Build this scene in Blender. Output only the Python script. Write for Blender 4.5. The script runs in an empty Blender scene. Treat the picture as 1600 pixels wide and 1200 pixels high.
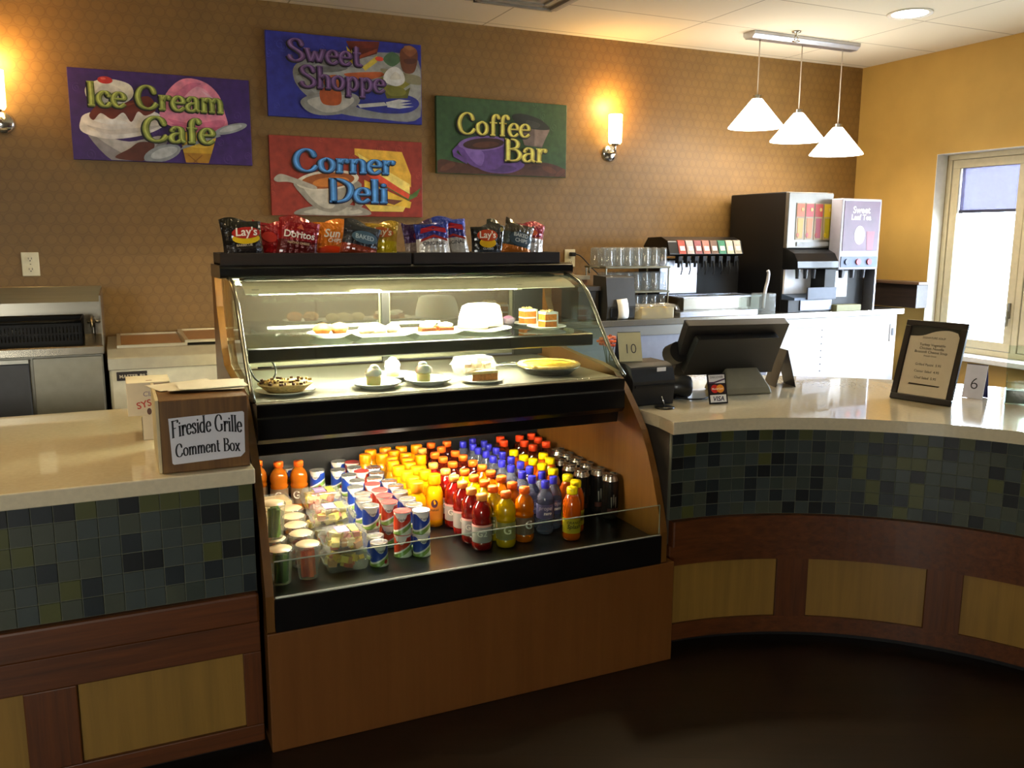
import bpy, math, random
from mathutils import Matrix, Vector
R_ = random.Random(7)
PI = math.pi
SC = bpy.context.scene
COL = SC.collection

# ------------------------------------------------------------------ camera, world, lamps, exposure
cam_d = bpy.data.cameras.new('camera'); cam = bpy.data.objects.new('camera', cam_d); COL.objects.link(cam)
YAW, PITCH, ROLL = 0.428697, 0.168256, 0.0037984
fw = Vector((math.sin(YAW)*math.cos(PITCH), math.cos(YAW)*math.cos(PITCH), -math.sin(PITCH)))
rt = Vector((math.cos(YAW), -math.sin(YAW), 0)); up = rt.cross(fw)
r2 = rt*math.cos(ROLL) + up*math.sin(ROLL); u2 = -rt*math.sin(ROLL) + up*math.cos(ROLL)
cam.matrix_world = Matrix(((r2.x, u2.x, -fw.x, 0), (r2.y, u2.y, -fw.y, 0), (r2.z, u2.z, -fw.z, 1.55), (0, 0, 0, 1)))
cam_d.sensor_width = 36; cam_d.lens = 1344.52/1600*36; cam_d.clip_start = .05; cam_d.clip_end = 100
SC.camera = cam

world = bpy.data.worlds.new('world'); SC.world = world; world.use_nodes = True
bg = world.node_tree.nodes['Background']; bg.inputs[0].default_value = (.76, .87, 1, 1); bg.inputs[1].default_value = 35

def lamp(name, kind, loc, power, col, rot=(0, 0, 0), **kw):
    d = bpy.data.lights.new(name, kind); d.energy = power; d.color = col
    for k, v in kw.items(): setattr(d, k, v)
    o = bpy.data.objects.new(name, d); COL.objects.link(o); o.location = loc; o.rotation_euler = rot
    return o
WARM = (1, .74, .39); NEUT = (1, .86, .66)
po = lamp('window_portal', 'AREA', (5.32, 3.05, 1.45), 1, (1, 1, 1), (0, PI/2, 0), shape='RECTANGLE', size=1.34, size_y=2.4); po.data.cycles.is_portal = True
po2 = lamp('window_portal', 'AREA', (-2.2, -3.42, 1.6), 1, (1, 1, 1), (PI/2, 0, 0), shape='RECTANGLE', size=1.5, size_y=1.2); po2.data.cycles.is_portal = True  # portal for the added fill window behind the viewer
# recessed ceiling downlights (one in view, others outside the frame; the last two are added front fill)
for (x, y, p) in ((4.1, 3.68, 26), (-.35, 2.85, 13), (1.25, 3.85, 16), (2.6, 3.4, 14), (-1.6, 3.0, 9), (2.2, -.4, 3), (-.4, -.4, 2)):
    lamp('downlight', 'SPOT', (x, y, 2.77), p*4.4, NEUT if x > 3 or y < 1 else WARM, spot_size=2.3, spot_blend=.7, shadow_soft_size=.09)
SC.view_settings.view_transform = 'Standard'; SC.view_settings.look = 'None'
SC.view_settings.exposure = 0; SC.view_settings.gamma = 1; SC.view_settings.use_curve_mapping = False
SC.cycles.max_bounces = 10; SC.cycles.transparent_max_bounces = 24; SC.cycles.caustics_reflective = False; SC.cycles.caustics_refractive = False
SC.cycles.sample_clamp_indirect = 6

# ------------------------------------------------------------------ materials
def lin(c):
    c /= 255.0
    return c/12.92 if c <= .04045 else ((c+.055)/1.055)**2.4
def rgb(h):
    if not isinstance(h, str): return (*h[:3], 1)
    h = h.lstrip('#'); return (lin(int(h[0:2], 16)), lin(int(h[2:4], 16)), lin(int(h[4:6], 16)), 1)
MC = {}
def newmat(name):
    m = bpy.data.materials.new(name); m.use_nodes = True
    return m, m.node_tree, m.node_tree.nodes['Principled BSDF']
def N(nt, t, **kw):
    n = nt.nodes.new(t)
    for k, v in kw.items():
        if k in n.inputs: n.inputs[k].default_value = v
        else: setattr(n, k, v)
    return n
def mat(col, rough=.5, metal=0, noise=.06, ns=25, trans=0, ior=1.45, emit=0, ecol=None, bump=0, bs=60, coat=0, spec=.5, sss=0, stretch=None, alpha=1):
    key = (str(col), rough, metal, noise, ns, trans, ior, emit, str(ecol), bump, bs, coat, spec, sss, str(stretch), alpha)
    if key in MC: return MC[key]
    m, nt, b = newmat('finish'); c = rgb(col)
    b.inputs['Roughness'].default_value = rough; b.inputs['Metallic'].default_value = metal
    b.inputs['Transmission Weight'].default_value = trans; b.inputs['IOR'].default_value = ior
    b.inputs['Coat Weight'].default_value = coat; b.inputs['Specular IOR Level'].default_value = spec
    b.inputs['Alpha'].default_value = alpha
    if sss: b.inputs['Subsurface Weight'].default_value = sss; b.inputs['Subsurface Radius'].default_value = (.02, .01, .005)
    if emit:
        b.inputs['Emission Color'].default_value = rgb(ecol or col); b.inputs['Emission Strength'].default_value = emit
    tc = N(nt, 'ShaderNodeTexCoord'); src = tc.outputs['Object']
    if stretch:
        mp = N(nt, 'ShaderNodeMapping'); mp.inputs['Scale'].default_value = stretch; nt.links.new(src, mp.inputs[0]); src = mp.outputs[0]
    nz = N(nt, 'ShaderNodeTexNoise', Scale=ns, Detail=4); nt.links.new(src, nz.inputs['Vector'])
    rp = N(nt, 'ShaderNodeValToRGB'); e = rp.color_ramp.elements
    e[0].position = .3; e[1].position = .7
    e[0].color = tuple(min(1, v*(1-noise)) for v in c[:3]) + (1,); e[1].color = tuple(min(1, v*(1+noise)) for v in c[:3]) + (1,)
    nt.links.new(nz.outputs['Fac'], rp.inputs[0]); nt.links.new(rp.outputs[0], b.inputs['Base Color'])
    if bump:
        n2 = N(nt, 'ShaderNodeTexNoise', Scale=bs, Detail=3); nt.links.new(src, n2.inputs['Vector'])
        bp = N(nt, 'ShaderNodeBump', Strength=bump, Distance=.01); nt.links.new(n2.outputs['Fac'], bp.inputs['Height']); nt.links.new(bp.outputs[0], b.inputs['Normal'])
    MC[key] = m
    return m
def wood(c1, c2, axis='x', rough=.45, sc=1.0, coat=.1):
    key = ('wood', c1, c2, axis, rough, sc)
    if key in MC: return MC[key]
    m, nt, b = newmat('wood'); b.inputs['Roughness'].default_value = rough; b.inputs['Coat Weight'].default_value = coat
    tc = N(nt, 'ShaderNodeTexCoord'); mp = N(nt, 'ShaderNodeMapping'); nt.links.new(tc.outputs['Object'], mp.inputs[0])
    s = [60*sc, 60*sc, 60*sc]; s['xyz'.index(axis)] = 3*sc; mp.inputs['Scale'].default_value = s
    nz = N(nt, 'ShaderNodeTexNoise', Scale=1.0, Detail=6, Roughness=.6, Distortion=.4); nt.links.new(mp.outputs[0], nz.inputs['Vector'])
    rp = N(nt, 'ShaderNodeValToRGB'); e = rp.color_ramp.elements; e[0].position = .32; e[1].position = .72; e[0].color = rgb(c1); e[1].color = rgb(c2)
    nt.links.new(nz.outputs['Fac'], rp.inputs[0]); nt.links.new(rp.outputs[0], b.inputs['Base Color'])
    MC[key] = m
    return m
def glass(tint='f4fbf8', refl=1.45, rough=.0, clear=1.0):
    key = ('glass', tint, refl, rough, clear)
    if key in MC: return MC[key]
    m, nt, b = newmat('clear_sheet'); nt.nodes.remove(b)
    tr = N(nt, 'ShaderNodeBsdfTransparent'); tr.inputs[0].default_value = rgb(tint)
    gl = N(nt, 'ShaderNodeBsdfGlossy', Roughness=rough); ge = N(nt, 'ShaderNodeNewGeometry')
    dt = N(nt, 'ShaderNodeVectorMath', operation='DOT_PRODUCT'); nt.links.new(ge.outputs['Normal'], dt.inputs[0]); nt.links.new(ge.outputs['Incoming'], dt.inputs[1])
    def mm(op, a, c):   # Schlick's reflectance, the same on both faces of the sheet
        n = N(nt, 'ShaderNodeMath', operation=op)
        for i, v_ in enumerate((a, c)):
            if isinstance(v_, (int, float)): n.inputs[i].default_value = v_
            else: nt.links.new(v_, n.inputs[i])
        return n
    r0 = ((refl-1)/(refl+1))**2
    fr = mm('ADD', mm('MULTIPLY', mm('POWER', mm('SUBTRACT', 1.0, mm('ABSOLUTE', dt.outputs['Value'], 0).outputs[0]).outputs[0], 5.0).outputs[0], 1-r0).outputs[0], r0)
    nzt = N(nt, 'ShaderNodeTexNoise', Scale=3.0); bp = N(nt, 'ShaderNodeBump', Strength=.02, Distance=.01); nt.links.new(nzt.outputs['Fac'], bp.inputs['Height']); nt.links.new(bp.outputs[0], gl.inputs['Normal'])
    mx = N(nt, 'ShaderNodeMixShader'); nt.links.new(fr.outputs[0], mx.inputs[0]); nt.links.new(tr.outputs[0], mx.inputs[1]); nt.links.new(gl.outputs[0], mx.inputs[2])
    out = nt.nodes['Material Output']; last = mx
    if clear < 1:   # a cloudy plastic: part of the light is scattered
        df = N(nt, 'ShaderNodeBsdfTranslucent'); df.inputs[0].default_value = rgb(tint)
        d2 = N(nt, 'ShaderNodeBsdfDiffuse'); d2.inputs[0].default_value = rgb(tint)
        ad = N(nt, 'ShaderNodeMixShader', Fac=.6); nt.links.new(df.outputs[0], ad.inputs[1]); nt.links.new(d2.outputs[0], ad.inputs[2])
        m2 = N(nt, 'ShaderNodeMixShader', Fac=1-clear); nt.links.new(mx.outputs[0], m2.inputs[1]); nt.links.new(ad.outputs[0], m2.inputs[2]); last = m2
    nt.links.new(last.outputs[0], out.inputs[0])
    MC[key] = m
    return m
def liquid(col, clear=.45):
    key = ('liq', col, clear)
    if key in MC: return MC[key]
    m = mat(col, .07, 0, .05, 30, trans=clear, ior=1.34, coat=.9); MC[key] = m
    return m
def wallpaper():
    m, nt, b = newmat('wallpaper'); b.inputs['Roughness'].default_value = .55
    tc = N(nt, 'ShaderNodeTexCoord'); mp = N(nt, 'ShaderNodeMapping'); mp.inputs['Scale'].default_value = (17.5, 0, 17.5); nt.links.new(tc.outputs['Object'], mp.inputs[0])
    # rows of rounded rings, every other row shifted by half a ring
    sx = N(nt, 'ShaderNodeSeparateXYZ'); nt.links.new(mp.outputs[0], sx.inputs[0])
    def mt(op, a, b_=None):
        n = N(nt, 'ShaderNodeMath', operation=op)
        for i, v in enumerate((a, b_)):
            if v is None: continue
            if isinstance(v, (int, float)): n.inputs[i].default_value = v
            else: nt.links.new(v, n.inputs[i])
        return n.outputs[0]
    z = mt('MULTIPLY', sx.outputs['Z'], 1.1); row = mt('FLOOR', z); half = mt('MULTIPLY', mt('MODULO', mt('ABSOLUTE', row), 2), .5)
    x = mt('ADD', sx.outputs['X'], half); fx = mt('SUBTRACT', mt('FRACT', x), .5); fz = mt('SUBTRACT', mt('FRACT', z), .5)
    d = mt('SQRT', mt('ADD', mt('MULTIPLY', fx, fx), mt('MULTIPLY', fz, fz)))
    rp = N(nt, 'ShaderNodeValToRGB'); nt.links.new(d, rp.inputs[0]); e = rp.color_ramp.elements
    e[0].position = .40; e[0].color = rgb('8a6732'); e[1].position = .47; e[1].color = rgb('7c5b2b')
    ex = e.new(.54); ex.color = rgb('876430')
    nz = N(nt, 'ShaderNodeTexNoise', Scale=9.0, Detail=5); nt.links.new(tc.outputs['Object'], nz.inputs['Vector'])
    mx = N(nt, 'ShaderNodeMixRGB', blend_type='MULTIPLY'); mx.inputs[0].default_value = .35; nt.links.new(rp.outputs[0], mx.inputs[1]); nt.links.new(nz.outputs['Fac'], mx.inputs[2])
    nt.links.new(mx.outputs[0], b.inputs['Base Color'])
    bp = N(nt, 'ShaderNodeBump', Strength=.25, Distance=.004, invert=True); nt.links.new(d, bp.inputs['Height']); nt.links.new(bp.outputs[0], b.inputs['Normal'])
    return m
def ceil_mat():
    m, nt, b = newmat('ceiling_tile'); b.inputs['Roughness'].default_value = .9
    tc = N(nt, 'ShaderNodeTexCoord'); mp = N(nt, 'ShaderNodeMapping'); mp.inputs['Location'].default_value = (-2.35+1.13*4, -4.495+.5575*12, 0); nt.links.new(tc.outputs['Object'], mp.inputs[0])
    br = N(nt, 'ShaderNodeTexBrick', offset=0.0, squash=1.0)
    br.inputs['Scale'].default_value = 1; br.inputs['Brick Width'].default_value = 1.13; br.inputs['Row Height'].default_value = .5575
    br.inputs['Mortar Size'].default_value = .006; br.inputs['Mortar Smooth'].default_value = .6; br.inputs['Bias'].default_value = 0
    br.inputs['Color1'].default_value = rgb('e6dcc6'); br.inputs['Color2'].default_value = rgb('e2d8c2'); br.inputs['Mortar'].default_value = rgb('a99c84')
    nt.links.new(mp.outputs[0], br.inputs['Vector']); nt.links.new(br.outputs['Color'], b.inputs['Base Color'])
    return m
def floor_mat():
    m, nt, b = newmat('dark_plank_floor'); b.inputs['Roughness'].default_value = .38
    tc = N(nt, 'ShaderNodeTexCoord'); mp = N(nt, 'ShaderNodeMapping'); mp.inputs['Rotation'].default_value = (0, 0, .45); nt.links.new(tc.outputs['Object'], mp.inputs[0])
    br = N(nt, 'ShaderNodeTexBrick'); br.inputs['Scale'].default_value = 1; br.inputs['Brick Width'].default_value = 1.1; br.inputs['Row Height'].default_value = .13; br.inputs['Mortar Size'].default_value = .002
    br.inputs['Color1'].default_value = rgb('2c1d13'); br.inputs['Color2'].default_value = rgb('24170e'); br.inputs['Mortar'].default_value = rgb('1a120d')
    nt.links.new(mp.outputs[0], br.inputs['Vector'])
    m2 = N(nt, 'ShaderNodeMapping'); m2.inputs['Scale'].default_value = (3, 40, 1); nt.links.new(mp.outputs[0], m2.inputs[0])
    nz = N(nt, 'ShaderNodeTexNoise', Scale=1.0, Detail=5); nt.links.new(m2.outputs[0], nz.inputs['Vector'])
    mx = N(nt, 'ShaderNodeMixRGB', blend_type='MULTIPLY'); mx.inputs[0].default_value = .7; nt.links.new(br.outputs[0], mx.inputs[1]); nt.links.new(nz.outputs['Fac'], mx.inputs[2]); nt.links.new(mx.outputs[0], b.inputs['Base Color'])
    return m

# ------------------------------------------------------------------ mesh builder
def cat_rom(pts, n=6, closed=False):
    out = []; L = len(pts)
    rng = range(L) if closed else range(L-1)
    for i in rng:
        P = [pts[(i+k) % L] if closed else pts[min(max(i+k, 0), L-1)] for k in (-1, 0, 1, 2)]
        for j in range(n):
            t = j/n
            out.append(tuple(.5*(2*b + (c-a)*t + (2*a-5*b+4*c-d)*t*t + (3*b-a-3*c+d)*t**3) for a, b, c, d in zip(*P)))
    if not closed: out.append(tuple(pts[-1]))
    return out
class MB:
    def __init__(s): s.v = []; s.f = []; s.m = []; s.sm = []; s.mats = []; s.xf = Matrix()
    def mi(s, m):
        if m not in s.mats: s.mats.append(m)
        return s.mats.index(m)
    def add(s, vs, fs, m, smooth=False):
        o = len(s.v); s.v += [tuple(s.xf @ Vector(v)) for v in vs]; k = s.mi(m)
        for f in fs: s.f.append(tuple(o+i for i in f)); s.m.append(k); s.sm.append(smooth)
        return s
    def box(s, x0, x1, y0, y1, z0, z1, m):
        v = [(x, y, z) for x in (x0, x1) for y in (y0, y1) for z in (z0, z1)]
        return s.add(v, [(0, 1, 3, 2), (4, 6, 7, 5), (0, 4, 5, 1), (2, 3, 7, 6), (0, 2, 6, 4), (1, 5, 7, 3)], m)
    def prism(s, poly, d0, d1, m, axis='z', smooth=False):
        n = len(poly)
        def P(a, b, d): return {'z': (a, b, d), 'x': (d, a, b), 'y': (a, d, b)}[axis]
        v = [P(a, b, d0) for a, b in poly] + [P(a, b, d1) for a, b in poly]
        s.add(v, [tuple(range(n-1, -1, -1)), tuple(range(n, 2*n))], m)
        s.add(v, [(i, (i+1) % n, n+(i+1) % n, n+i) for i in range(n)], m, smooth)
        return s
    def lathe(s, prof, m, n=20, c=(0, 0, 0), a0=0, a1=2*PI, smooth=True):
        full = abs(a1-a0-2*PI) < 1e-6; k = n if full else n+1; v = []; f = []
        for r, z in prof:
            for i in range(k):
                a = a0+(a1-a0)*i/n; v.append((c[0]+r*math.cos(a), c[1]+r*math.sin(a), c[2]+z))
        for j in range(len(prof)-1):
            for i in range(n):
                i2 = (i+1) % k; f.append((j*k+i, j*k+i2, (j+1)*k+i2, (j+1)*k+i))
        return s.add(v, f, m, smooth)
    def cyl(s, r, z0, z1, m, n=20, c=(0, 0, 0), r1=None):
        r1 = r if r1 is None else r1
        s.lathe([(r, z0), (r1, z1)], m, n, c); s.disc(r, z0, m, n, c, False); s.disc(r1, z1, m, n, c); return s
    def disc(s, r, z, m, n=20, c=(0, 0, 0), up_=True):
        v = [(c[0]+r*math.cos(2*PI*i/n), c[1]+r*math.sin(2*PI*i/n), c[2]+z) for i in range(n)]
        return s.add(v, [tuple(range(n)) if up_ else tuple(range(n-1, -1, -1))], m)
    def tube(s, pts, r, m, n=8, caps=True):
        pts = [Vector(p) for p in pts]; v = []; f = []
        rr = r if isinstance(r, (list, tuple)) else [r]*len(pts)
        ref = None
        for i, p in enumerate(pts):
            t = (pts[min(i+1, len(pts)-1)]-pts[max(i-1, 0)]).normalized()
            if ref is None: ref = t.orthogonal().normalized()
            a = (ref - t*ref.dot(t)).normalized(); ref = a; b = t.cross(a)
            for k in range(n): v.append(tuple(p+(a*math.cos(2*PI*k/n)+b*math.sin(2*PI*k/n))*rr[i]))
        for i in range(len(pts)-1):
            for k in range(n): f.append((i*n+k, i*n+(k+1) % n, (i+1)*n+(k+1) % n, (i+1)*n+k))
        if caps: f += [tuple(range(n-1, -1, -1)), tuple(range((len(pts)-1)*n, len(pts)*n))]
        return s.add(v, f, m, True)
    def ball(s, c, r, m, n=12, k=8, sq=(1, 1, 1)):
        pr = [(r*math.sin(PI*i/k), -r*math.cos(PI*i/k)) for i in range(k+1)]
        v = []; f = []
        for a, z in pr:
            for i in range(n): v.append((c[0]+sq[0]*a*math.cos(2*PI*i/n), c[1]+sq[1]*a*math.sin(2*PI*i/n), c[2]+sq[2]*z))
        for j in range(k):
            for i in range(n): f.append((j*n+i, j*n+(i+1) % n, (j+1)*n+(i+1) % n, (j+1)*n+i))
        return s.add(v, f, m, True)
    def build(s, name, parent=None, bevel=0, seg=2, local=False):
        """One mesh object. Vertices are world coordinates unless local; they are brought into the parent's space."""
        me = bpy.data.meshes.new(name)
        vs = s.v
        if not local:
            if parent is not None:
                inv = wm(parent).inverted(); vs = [tuple(inv @ Vector(p)) for p in s.v]; org = None
            else:
                xs, ys, zs = zip(*s.v); org = Vector(((min(xs)+max(xs))/2, (min(ys)+max(ys))/2, min(zs)))
                vs = [tuple(Vector(p)-org) for p in s.v]
        me.from_pydata(vs, [], s.f)
        for m in s.mats: me.materials.append(m)
        me.polygons.foreach_set('material_index', s.m); me.polygons.foreach_set('use_smooth', s.sm); me.update()
        o = bpy.data.objects.new(name, me); COL.objects.link(o)
        if parent is not None: o.parent = parent
        elif not local: o.location = org
        if bevel:
            b = o.modifiers.new('bevel', 'BEVEL'); b.width = bevel; b.segments = seg; b.limit_method = 'ANGLE'; b.angle_limit = .6
        return o
def wm(o):
    m = o.matrix_basis.copy()
    while o.parent: o = o.parent; m = o.matrix_basis @ m
    return m
def frame_xf(o, xdir, zdir):
    """Matrix with origin o, local x along xdir, local z along zdir (local y = z cross x)."""
    x = Vector(xdir).normalized(); z = Vector(zdir).normalized(); y = z.cross(x).normalized(); z = x.cross(y)
    return Matrix(((x.x, y.x, z.x, o[0]), (x.y, y.y, z.y, o[1]), (x.z, y.z, z.z, o[2]), (0, 0, 0, 1)))
def tag(o, label, category, group=None):
    o['label'] = label; o['category'] = category
    if group: o['group'] = group
    return o
def thing(name, label, category, loc=(0, 0, 0), rz=0, group=None):
    o = bpy.data.objects.new(name, None); COL.objects.link(o); o.location = loc; o.rotation_euler = (0, 0, rz); o.empty_display_size = .1
    return tag(o, label, category, group)
def struct(name, mb, **kw):
    o = mb.build(name, **kw); o['kind'] = 'structure'; return o
def dup(root, loc, rz, label, group=None, swap=None):
    """A copy of a thing and of each of its parts and sub-parts, sharing mesh data. swap: {part name: mesh}."""
    r = root.copy(); COL.objects.link(r); r.location = loc; r.rotation_euler = (0, 0, rz); r['label'] = label
    if group: r['group'] = group
    for ch in root.children:
        c = ch.copy(); COL.objects.link(c); c.parent = r
        for g in ch.children:
            d = g.copy(); COL.objects.link(d); d.parent = c
    return r
ORD = ['first', 'second', 'third', 'fourth', 'fifth', 'sixth', 'seventh', 'eighth', 'ninth', 'tenth', 'eleventh', 'twelfth']

# ------------------------------------------------------------------ lettering
TXT = {}
def text(s, size=1.0, bold=0.0, shear=0.0, align='CENTER'):
    """Flat lettering as (vertices, faces) in the xy plane."""
    key = (s, bold, shear, align)
    if key not in TXT:
        cu = bpy.data.curves.new('lettering', 'FONT'); cu.body = s; cu.size = 1; cu.offset = bold; cu.shear = shear; cu.align_x = align; cu.resolution_u = 3
        o = bpy.data.objects.new('lettering', cu); COL.objects.link(o)
        dg = bpy.context.evaluated_depsgraph_get(); me = bpy.data.meshes.new_from_object(o.evaluated_get(dg))
        TXT[key] = ([tuple(v.co) for v in me.vertices], [tuple(p.vertices) for p in me.polygons])
        bpy.data.objects.remove(o); bpy.data.curves.remove(cu); bpy.data.meshes.remove(me)
    v, f = TXT[key]
    return [(x*size, y*size, z*size) for x, y, z in v], f
def wrap_text(mb, s, size, R, z, m, ang=-PI/2, bold=.01, shear=0, lift=.0006):
    v, f = text(s, size, bold, shear)
    rr = R if callable(R) else (lambda _z: R)
    vs = []
    for x, y, _ in v:
        r = rr(z+y)+lift; a = ang + x/r; vs.append((r*math.cos(a), r*math.sin(a), z+y))
    mb.add(vs, f, m)
# a pen-drawn serif alphabet for the painted signs: each stroke is (points, serif_start, serif_end, ball_start)
def q(*p): return [tuple(p[i:i+2]) for i in range(0, len(p), 2)]
STEM = lambda x, y0, y1: (q(x, y1, x+.005, (y0+y1)/2, x, y0), 1, 1, 0)
GL = {
 'C': (.74, [(q(.6, .74, .52, .93, .34, 1, .14, .84, .05, .5, .13, .14, .34, 0, .54, .07, .66, .26), 0, 0, 1)]),
 'S': (.62, [(q(.5, .78, .42, .96, .24, 1, .09, .86, .14, .66, .34, .5, .5, .34, .5, .14, .3, 0, .12, .06, .04, .24), 0, 0, 1)]),
 'I': (.34, [STEM(.16, 0, 1)]), 'D': (.74, [STEM(.14, 0, 1), (q(.1, 1, .36, .97, .6, .76, .64, .46, .52, .14, .3, .01, .1, 0), 0, 0, 0)]),
 'B': (.66, [STEM(.14, 0, 1), (q(.1, 1, .38, .98, .5, .82, .44, .62, .16, .54), 0, 0, 0), (q(.16, .54, .46, .5, .58, .28, .46, .05, .1, 0), 0, 0, 0)]),
 'F': (.62, [STEM(.14, 0, 1), (q(.12, .98, .36, .98, .56, .98, .57, .84), 0, 0, 0), (q(.14, .54, .42, .54), 0, 0, 0)]),
 'G': (.76, [(q(.6, .76, .52, .94, .34, 1, .14, .84, .05, .5, .13, .14, .34, 0, .52, .05, .6, .14), 0, 0, 1), (q(.6, .42, .6, .06), 1, 0, 0)]),
 'a': (.52, [(q(.1, .5, .2, .62, .34, .58, .38, .42, .38, .1, .48, .0), 0, 0, 1), (q(.38, .36, .18, .34, .06, .2, .1, .04, .22, 0, .38, .12), 0, 0, 0)]),
 'c': (.46, [(q(.38, .48, .3, .61, .18, .6, .06, .42, .06, .2, .18, .01, .32, .02, .41, .16), 0, 0, 1)]),
 'd': (.56, [(q(.4, .5, .26, .62, .1, .5, .05, .3, .1, .08, .24, 0, .4, .12), 0, 0, 0), (q(.4, 1, .41, .5, .4, .02, .48, 0), 1, 0, 0)]),
 'e': (.48, [(q(.07, .33, .24, .34, .4, .36, .37, .54, .24, .62, .1, .5, .05, .28, .12, .06, .26, 0, .42, .14), 0, 0, 0)]),
 'f': (.4, [(q(.4, .88, .33, 1.0, .22, .94, .17, .74, .17, .3, .16, 0), 0, 1, 1), (q(.03, .6, .34, .6), 0, 0, 0)]),
 'g': (.5, [(q(.38, .5, .26, .62, .1, .5, .06, .32, .14, .14, .28, .14, .38, .28), 0, 0, 0), (q(.38, .6, .39, .1, .36, -.2, .2, -.28, .07, -.18), 0, 0, 0)]),
 'h': (.56, [STEM(.12, 0, 1), (q(.13, .4, .24, .6, .37, .58, .43, .42, .43, 0), 0, 1, 0)]),
 'i': (.26, [STEM(.12, 0, .6), (q(.12, .8, .125, .81), 0, 0, 1)]), 'l': (.26, [STEM(.12, 0, 1)]),
 'm': (.84, [STEM(.11, 0, .6), (q(.12, .4, .22, .6, .34, .58, .39, .42, .39, 0), 0, 1, 0), (q(.4, .4, .5, .6, .62, .58, .68, .42, .68, 0), 0, 1, 0)]),
 'n': (.56, [STEM(.11, 0, .6), (q(.12, .4, .24, .6, .37, .58, .43, .42, .43, 0), 0, 1, 0)]),
 'o': (.52, [(q(.24, .62, .08, .5, .05, .3, .1, .1, .24, 0, .38, .1, .43, .32, .38, .52, .24, .62), 0, 0, 0)]),
 'p': (.54, [STEM(.11, -.3, .6), (q(.12, .42, .26, .62, .4, .5, .44, .3, .38, .08, .26, 0, .12, .12), 0, 0, 0)]),
 'r': (.42, [STEM(.11, 0, .6), (q(.12, .36, .2, .56, .32, .6, .36, .52), 0, 0, 0), (q(.345, .53, .35, .535), 0, 0, 1)]),
 's': (.42, [(q(.33, .5, .26, .61, .15, .6, .08, .5, .14, .38, .27, .27, .33, .14, .24, .01, .1, .02, .05, .14), 0, 0, 1)]),
 't': (.38, [(q(.16, .9, .16, .4, .17, .1, .26, 0, .34, .08), 0, 0, 0), (q(.03, .6, .33, .6), 0, 0, 0)]),
 'w': (.74, [(q(.06, .6, .2, .02), 1, 0, 0), (q(.2, .02, .35, .5), 0, 0, 0), (q(.35, .5, .49, .02), 0, 0, 0), (q(.49, .02, .64, .6), 0, 1, 0)]),
 'x': (.52, [(q(.07, .6, .43, 0), 1, 1, 0), (q(.42, .6, .07, 0), 1, 1, 0)]), ' ': (.32, []),
}
def pen(mb, s, width, m, place, thick=.15, thin=.06, curl=1.0):
    """Draw s so that it is `width` wide; place(x, y) -> 3-D point."""
    total = sum(GL[c][0] for c in s); k = width/total; x0 = 0
    def quadstrip(pts, ws):
        v = []; n = len(pts)
        for i, (x, y) in enumerate(pts):
            a, b = pts[max(i-1, 0)], pts[min(i+1, n-1)]; dx, dy = b[0]-a[0], b[1]-a[1]; l = math.hypot(dx, dy) or 1
            w = ws[i]/2; v += [(x-dy/l*w, y+dx/l*w), (x+dy/l*w, y-dx/l*w)]
        mb.add([place(a*k, b*k) for a, b in v], [(2*i, 2*i+1, 2*i+3, 2*i+2) for i in range(n-1)], m)
    def dot(x, y, r):
        mb.add([place((x+r*math.cos(t*PI/6))*k, (y+r*math.sin(t*PI/6))*k) for t in range(12)], [tuple(range(12))], m)
    for c in s:
        w, strokes = GL[c]
        for pts, s0, s1, bl in strokes:
            p = cat_rom(pts, 5) if len(pts) > 2 else [(pts[0][0]+(pts[1][0]-pts[0][0])*t/6, pts[0][1]+(pts[1][1]-pts[0][1])*t/6) for t in range(7)]
            p = [(x0+x, y) for x, y in p]; ws = []
            for i in range(len(p)):
                a, b = p[max(i-1, 0)], p[min(i+1, len(p)-1)]; dx, dy = b[0]-a[0], b[1]-a[1]; l = math.hypot(dx, dy) or 1
                ws.append(thin+(thick-thin)*abs(dy/l)**1.3)
            quadstrip(p, ws)
            if s0: x, y = p[0]; quadstrip([(x-.11, y), (x+.11, y)], [thin, thin])
            if s1: x, y = p[-1]; quadstrip([(x-.11, y), (x+.11, y)], [thin, thin])
            if bl: dot(p[0][0], p[0][1]-.02, .085*curl)
        x0 += w
# ------------------------------------------------------------------ the room
WY, CZ, WX = 4.95, 2.786, 5.085
X_MIN, Y_MIN = -3.6, -3.2
mw = mat('b58f46', .7, noise=.05, ns=6); mplain = mat('8a7a60', .8); mcream = mat('bfb392', .5); mwhite = mat('e9e6df', .5)
struct('floor', MB().box(X_MIN, WX+.2, Y_MIN, WY+.15, -.1, 0, floor_mat()))
struct('ceiling', MB().box(X_MIN, WX+.2, Y_MIN, WY+.15, CZ, CZ+.12, ceil_mat()))
struct('wall_back', MB().box(X_MIN, WX, WY, WY+.15, 0, CZ, wallpaper()), local=True)
struct('wall_left', MB().box(X_MIN-.15, X_MIN, Y_MIN, WY+.15, 0, CZ, mplain))
b = MB()   # the dining side behind the viewer; its unseen window is added as front fill
for x0, x1, z0, z1 in ((X_MIN, -2.97, 0, CZ), (-1.43, WX+.2, 0, CZ), (-2.97, -1.43, 0, 1.0), (-2.97, -1.43, 2.2, CZ)): b.box(x0, x1, Y_MIN-.15, Y_MIN, z0, z1, mplain)
struct('wall_front', b)
wf = bpy.data.objects.new('fill_window', None); COL.objects.link(wf); wf.location = (-2.2, Y_MIN-.1, 1.0); wf['kind'] = 'structure'
b = MB()
for x0, x1, z0, z1 in ((-2.967, -1.433, 1.003, 1.05), (-2.967, -1.433, 2.15, 2.197), (-2.967, -2.925, 1.05, 2.15), (-1.475, -1.433, 1.05, 2.15)): b.box(x0, x1, Y_MIN-.12, Y_MIN-.05, z0, z1, mat('c9b78c', .5))
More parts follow.
